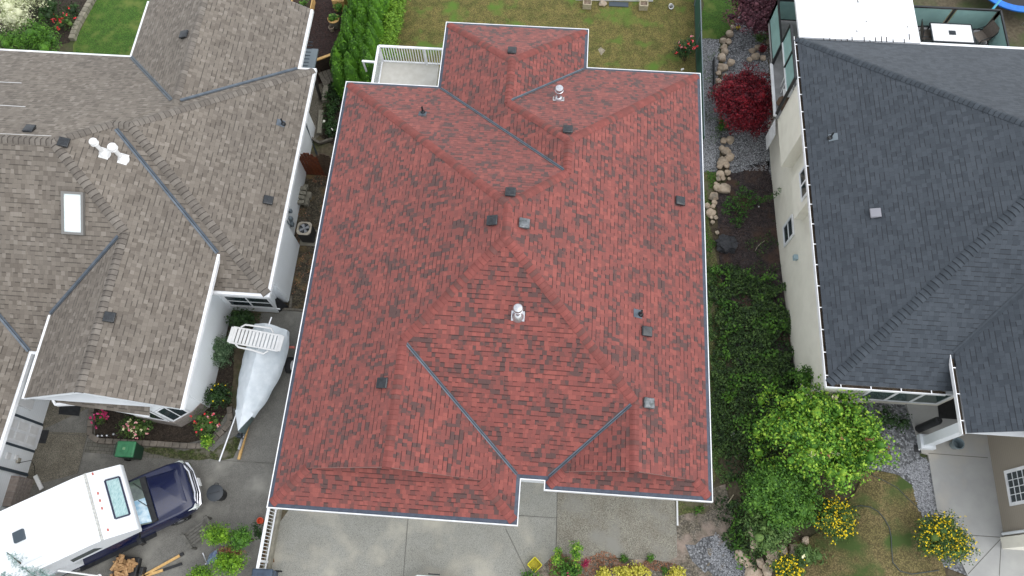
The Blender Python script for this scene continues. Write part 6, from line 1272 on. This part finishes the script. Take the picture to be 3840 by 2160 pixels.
shrub('olive_shrub', Dt(1935, 1325, .8), (.75, .75, .5), 'olive-green shrub above the boulders at the bottom right', 'shrub', 'leaf_olive', gz=.3, n=40, r=.3, per=1300, size=.09, asp=.45, seed=82)
shrub('green_shrub', Dt(2035, 950, 1.1), (.45, .35, .5), 'dark green shrub at the corner of the beige wall', 'shrub', 'leaf_mid', gz=.6, n=14, r=.28, per=1300, size=.1, seed=83)
shrub('yellow_bush', Dt(2095, 1310, .55), (.62, .62, .4), 'yellow-flowering bush below the lime shrub', 'bush', 'leaf_rose', gz=1.0, n=40, r=.28, per=2200, size=.06, seed=84, flowers=[('petal_yellow', 560, .04)])
shrub('yellow_bush', Dt(2368, 1358, .6), (.78, .72, .45), 'round bush covered in yellow flowers beside the walkway', 'bush', 'leaf_rose', gz=1.6, n=50, r=.32, per=2200, size=.06, seed=85, flowers=[('petal_yellow', 900, .04)])
shrub('yellow_bush', Dt(1982, 1432, .5), (.45, .42, .35), 'yellow-flowering bush cut off by the bottom edge', 'bush', 'leaf_rose', gz=.8, n=30, r=.24, per=2200, size=.06, seed=86, flowers=[('petal_yellow', 330, .045)])
shrub('lily_clump', Dt(2025, 1395, .35), (.5, .4, .25), 'strappy dark green clump between the yellow bush and the dry lawn', 'plant', 'leaf_olive', gz=.8, n=12, r=.28, per=800, size=.2, asp=.14, seed=87, corek=.4, flowers=[('petal_cream', 2, .12)])
shrub('dark_shrub', Tt(3, 2, 1250, 1330, .3), (.5, .5, .25), 'low dark shrub in the shade of the bay window', 'shrub', 'leaf_dark', gz=1.2, n=10, r=.25, per=1000, size=.08, seed=88)
b = MB(); b.tube([Tt(3, 3, *p, .04) for p in ((860, 755), (930, 740), (1030, 755), (1110, 800), (1170, 870), (1220, 960), (1240, 1060), (1245, 1180), (1255, 1310), (1330, 1400), (1450, 1430), (1720, 1390))], .016, 6); tag(b.build('garden_hose', pm('hose_grey', g_(58, 66, 64), .5)), 'long grey garden hose snaking over the dry front lawn', 'hose')
b = MB(); b.tube([Tt(3, 3, *p, .03) for p in ((1025, 380), (1060, 440), (1170, 490), (1300, 560), (1400, 660), (1540, 790))], .012, 6); tag(b.build('drip_line', 'hose_grey'), 'thin dark drip line from the lime shrub to the gravel', 'hose')
# right-hand porch things
pq = at(*px_(3, 3, 1900, 120), 3.0); b = MB(); b.lathe((pq.x, pq.y, 2.79), [(.14, 0), (.19, .3), (.2, .32), (.17, .32), (.13, .03), (.01, .03)], 20); tag(b.build('bucket', pm('bucket_grey', g_(118, 132, 136), .3), smooth=True), 'open grey bucket on the porch slab by the white column', 'bucket')
c0_ = at(3160 + 985 / 3.45, 1340 + 925 / 3.45, 2.8); b = MB(); c1_ = at(3160 + 1260 / 3.45, 1340 + 915 / 3.45, 2.8 + 1.35)
b.lathe((c0_.x, c0_.y, 2.78), [(.12, 0), (.13, .03), (.13, 1.3), (.11, 1.36), (.03, 1.38), (.02, 1.46)], 16); tag(b.build('patio_torch', 'black_plastic', smooth=True), 'black cylindrical stand on the edge of the porch slab', 'stand')
pb = at(*px_(3, 3, 1500, 170), 2.7); b = MB(); b.box(pb.x - .13, pb.x + .1, pb.y - .13, pb.y + .13, 2.2, 2.78); bx_ = b.build('utility_box', 'black_plastic', bevel=.02); tag(bx_, 'small black utility box beside the foot of the white column', 'box')
b = MB(); b.box(pb.x - .0, pb.x + .05, pb.y - .06, pb.y + .06, 2.78, 2.785); b.build('label_patch', 'white_plastic', bx_)
b = MB(); b.prism([at(3160 + x / 3.45, 1340 + y / 3.45, WZ)[:2] for x, y in ((1215, 520), (1480, 520), (1520, 805), (1243, 790))], WZ + .014, WZ + .03); tag(b.build('doormat', 'black_plastic'), 'large black doormat under the dark gutter of the right-hand house', 'doormat')
# rear deck furniture
ta = empty('patio_table', T(3, 0, 1850, 340, 3.47), 'square white-tiled patio table on the rear deck', 'table')
a, c_, d, e = (T(3, 0, *p, 3.47) for p in ((1630, 230), (2045, 260), (2080, 435), (1665, 415)))
x0, x1, y0, y1 = a.x, c_.x, d.y, a.y
b = MB(); b.box(x0 + .03, x1 - .03, y0 + .03, y1 - .03, 3.44, 3.48); tpo = b.build('table_top', pm('white_tile', (.8, .8, .79), .3), ta)
b = MB()
for x in (.25, .5, .75): b.box(x0 + (x1 - x0) * x - .004, x0 + (x1 - x0) * x + .004, y0 + .03, y1 - .03, 3.48, 3.482)
b.box(x0 + .03, x1 - .03, (y0 + y1) / 2 - .004, (y0 + y1) / 2 + .004, 3.48, 3.4825); b.build('grout', pm('grout', g_(190, 188, 184), .9), tpo)
b = MB(); cx_, cy_ = (x0 + x1) / 2, (y0 + y1) / 2; b.box(cx_ - .14, cx_ + .14, cy_ - .11, cy_ + .11, 3.483, 3.49); b.box(cx_ - .08, cx_ + .08, cy_ - .03, cy_ + .03, 3.491, 3.5); b.build('burner_lid', 'dark_metal', ta)
b = MB()
for u, v in (((x0, y0), (x1, y0)), ((x1, y0), (x1, y1)), ((x1, y1), (x0, y1)), ((x0, y1), (x0, y0))): b.bar((*u, 3.455), (*v, 3.455), .05, .05)
b.build('frame', 'dark_metal', ta)
for x in (x0 + .05, x1 - .05):
    for y in (y0 + .05, y1 - .05): b = MB(); b.box(x - .025, x + .025, y - .025, y + .025, 2.75, 3.43); b.build('leg', 'dark_metal', ta)
pm('sling_brown', g_(108, 100, 92), .7, c2=g_(92, 84, 76), sc=20)
def sling(px, py, rot, label, s=1.0):
    p = T(3, 0, px, py, 3.15); M = Matrix.Translation((p.x, p.y, 2.75)) @ Matrix.Rotation(rot, 4, 'Z'); r = empty('patio_chair', (p.x, p.y, 2.75), label, 'chair')
    b = MB(M); b.add([(-.25, -.27, .43), (.25, -.27, .4), (.25, .27, .4), (-.25, .27, .43), (.42, -.27, .95), (.42, .27, .95), (.3, -.27, .6), (.3, .27, .6)], [(0, 1, 2, 3), (1, 6, 7, 2), (6, 4, 5, 7)]); b.build('sling', 'sling_brown', r)
    b = MB(M)
    for y in (-.29, .29): b.tube([(-.28, y, 0), (-.27, y, .6), (.3, y, .6), (.43, y, .97)], .018, 6); b.tube([(.3, y, .6), (.2, y, .4), (.3, y, 0)], .018, 6)
    b.build('frame', 'dark_metal', r)
sling(2140, 370, math.radians(25), 'brown sling chair at the right end of the white-tiled table'); sling(1600, 350, math.radians(180), 'patio chair mostly hidden at the left end of the white-tiled table')
for i, yy in enumerate((20.25, 19.95, 19.6)):
    b = MB(); b.tube([(9.35, yy - .12, 3.6), (9.3, yy + .12, 3.6), (9.62, yy + .14, 3.55), (9.66, yy - .1, 3.55), (9.35, yy - .12, 3.6)], .02, 6); b.tube([(9.35, yy - .1, 3.6), (9.4, yy - .1, 2.76)], .015, 6); b.tube([(9.62, yy + .12, 3.55), (9.6, yy + .1, 2.76)], .015, 6)
    tag(b.build('wire_rack', 'white_plastic'), 'white wire rack on the deck behind the frosted screen', 'rack', 'white wire racks on the deck')
p = V(9.45, 19.15, 3.1); b = MB(Matrix.Translation(p) @ Matrix.Rotation(.5, 4, 'Z')); b.box(-.2, .25, -.35, .3, -.3, .1); tag(b.build('deck_cushion', pm('cushion_brown', g_(92, 74, 60), .8), loc=p, bevel=.06, smooth=True), 'brown cushion box on the deck under the frosted screen', 'cushion')
b = MB(Matrix.Translation(p + V(.05, .3, .18))); b.box(-.2, .2, -.2, .2, 0, .04); tag(b.build('white_cloth', 'white_plastic', bevel=.02), 'white cloth lying on the brown cushion box', 'cloth')
p = Z1_(652, 425, .3); b = MB(); b.lathe((p.x, p.y, 0), [(.1, 0), (.15, .35), (.13, .35), (.1, .1), (.01, .1)], 16); tag(b.build('plant_pot', pm('pot_cream', g_(196, 184, 140), .7), smooth=True), 'cream round pot on the gravel beside the deck', 'pot')
# trampoline
tc_ = T(3, 0, 2500, -235, .9); tm = empty('trampoline', (tc_.x, tc_.y, 0), 'round trampoline with a blue edge pad and black mat at the top right', 'trampoline')
def annulus(r0, r1, z0, z1, n=48):
    b = MB(); vs = []
    for r_, z in ((r0, z0), (r1, z0), (r1, z1), (r0, z1)): vs += [V(tc_.x + r_ * math.cos(2 * math.pi * i / n), tc_.y + r_ * math.sin(2 * math.pi * i / n), z) for i in range(n)]
    b.add(vs, [(k * n + i, k * n + (i + 1) % n, ((k + 1) % 4) * n + (i + 1) % n, ((k + 1) % 4) * n + i) for k in range(4) for i in range(n)]); return b
annulus(1.78, 2.12, .86, .92).build('pad', pm('pad_blue', g_(24, 118, 206), .4, c2=g_(20, 100, 190), sc=3), tm, smooth=True)
b = MB(); b.lathe((tc_.x, tc_.y, .85), [(1.77, 0), (1.77, .01)], 48); b.build('mat', pm('mat_black', g_(38, 38, 42), .7), tm)
for i in range(8):
    a = i * math.pi / 4 + .2; b = MB(); b.tube([(tc_.x + 2.1 * math.cos(a), tc_.y + 2.1 * math.sin(a), 0), (tc_.x + 2.1 * math.cos(a), tc_.y + 2.1 * math.sin(a), .86)], .025, 6); b.build('leg', 'galvanised', tm)
b = MB(); b.tube([T(3, 0, 2345, -10, 1.3), T(3, 0, 2255, 100, .9)], .05, 8); b.build('net_pole', pm('foam_cyan', g_(96, 190, 220), .6), tm)
# bed at the bottom of the driveway
shrub('tall_plant', T(2, 3, 455, 1250, .8), (.14, .5, .5), 'leftmost of the tall leafy green stems in the bottom bed', 'plant', 'leaf_lime', n=12, r=.13, per=2600, size=.06, seed=90, corek=.3)
shrub('tall_plant', T(2, 3, 640, 1260, .8), (.16, .6, .5), 'second tall leafy green stem cluster, right of the leftmost in the bottom bed', 'plant', 'leaf_lime', n=14, r=.15, per=2600, size=.06, seed=91, corek=.3)
shrub('leafy_plant', T(2, 3, 570, 1410, .4), (.5, .25, .25), 'spread of green leaves at the bottom edge right of the yellow crate', 'plant', 'leaf_mid', n=16, r=.22, per=1700, size=.08, seed=92, flowers=[('petal_magenta', 12, .06)])
shrub('astilbe', T(2, 3, 735, 1320, .35), (.12, .22, .18), 'dark magenta flower spikes in the bottom bed', 'flowers', leafmat('leaf_wine', [g_(110, 24, 56), g_(150, 34, 70), g_(180, 60, 96)]), n=8, r=.09, per=2600, size=.06, seed=93, corek=.3)
shrub('leafy_plant', T(2, 3, 190, 1440, .3), (.35, .15, .15), 'green shoots at the bottom edge below the yellow crate', 'plant', 'leaf_mid', n=8, r=.13, per=1500, size=.07, seed=94)
for i, (x, y, r_, lb) in enumerate(((1290, 1400, .32, 'largest pale yellow-green heuchera at the bottom edge'), (1110, 1410, .28, 'pale yellow-green heuchera left of the largest one'), (930, 1420, .26, 'leftmost olive-yellow heuchera in the bottom bed'), (1660, 1425, .26, 'yellow heuchera nearest the grey gravel at the bottom edge'))):
    shrub('heuchera', T(2, 3, x, y, .25), (r_, r_ * .8, .16), lb, 'plant', 'leaf_yellow', n=12, r=.15, per=2200, size=.08, seed=95 + i)
for i, (x, y, lb) in enumerate(((1128, 1265, 'left small green tuft at the edge of the pebbled slab'), (1400, 1275, 'right small green tuft at the edge of the pebbled slab'), (1530, 1390, 'dark green tuft between the yellow heucheras'), (1875, 760, 'narrow green weed patch below the red roof corner'))):
    shrub('weed_tuft', Tt(2, 3, x, y, .12), (.12 if i < 3 else .13, .12 if i < 3 else .32, .08), lb, 'weeds', 'leaf_mid', n=7, r=.1, per=2200, size=.06, seed=100 + i, corek=.4)
cover('bed_litter', [T(2, 3, x, y) for x, y in ((450, 1250), (900, 1240), (1400, 1300), (1640, 1260), (1650, 1449), (300, 1449))], 2600, 'leaf_brown', 'dry reddish leaf litter in the bottom bed', 'litter', .06, .04, asp=.4, seed=12)
cover('leaf_litter', [T(1, 1, 480, 320), T(1, 1, 740, 320), T(1, 1, 560, 1449), T(1, 2, 500, 190), T(1, 2, 350, 190), T(1, 1, 400, 1100)], 900, 'leaf_brown', 'dry leaves scattered over the dirt strip between the houses', 'leaf litter', .06, .02, asp=.5, hole=.45, seed=13)
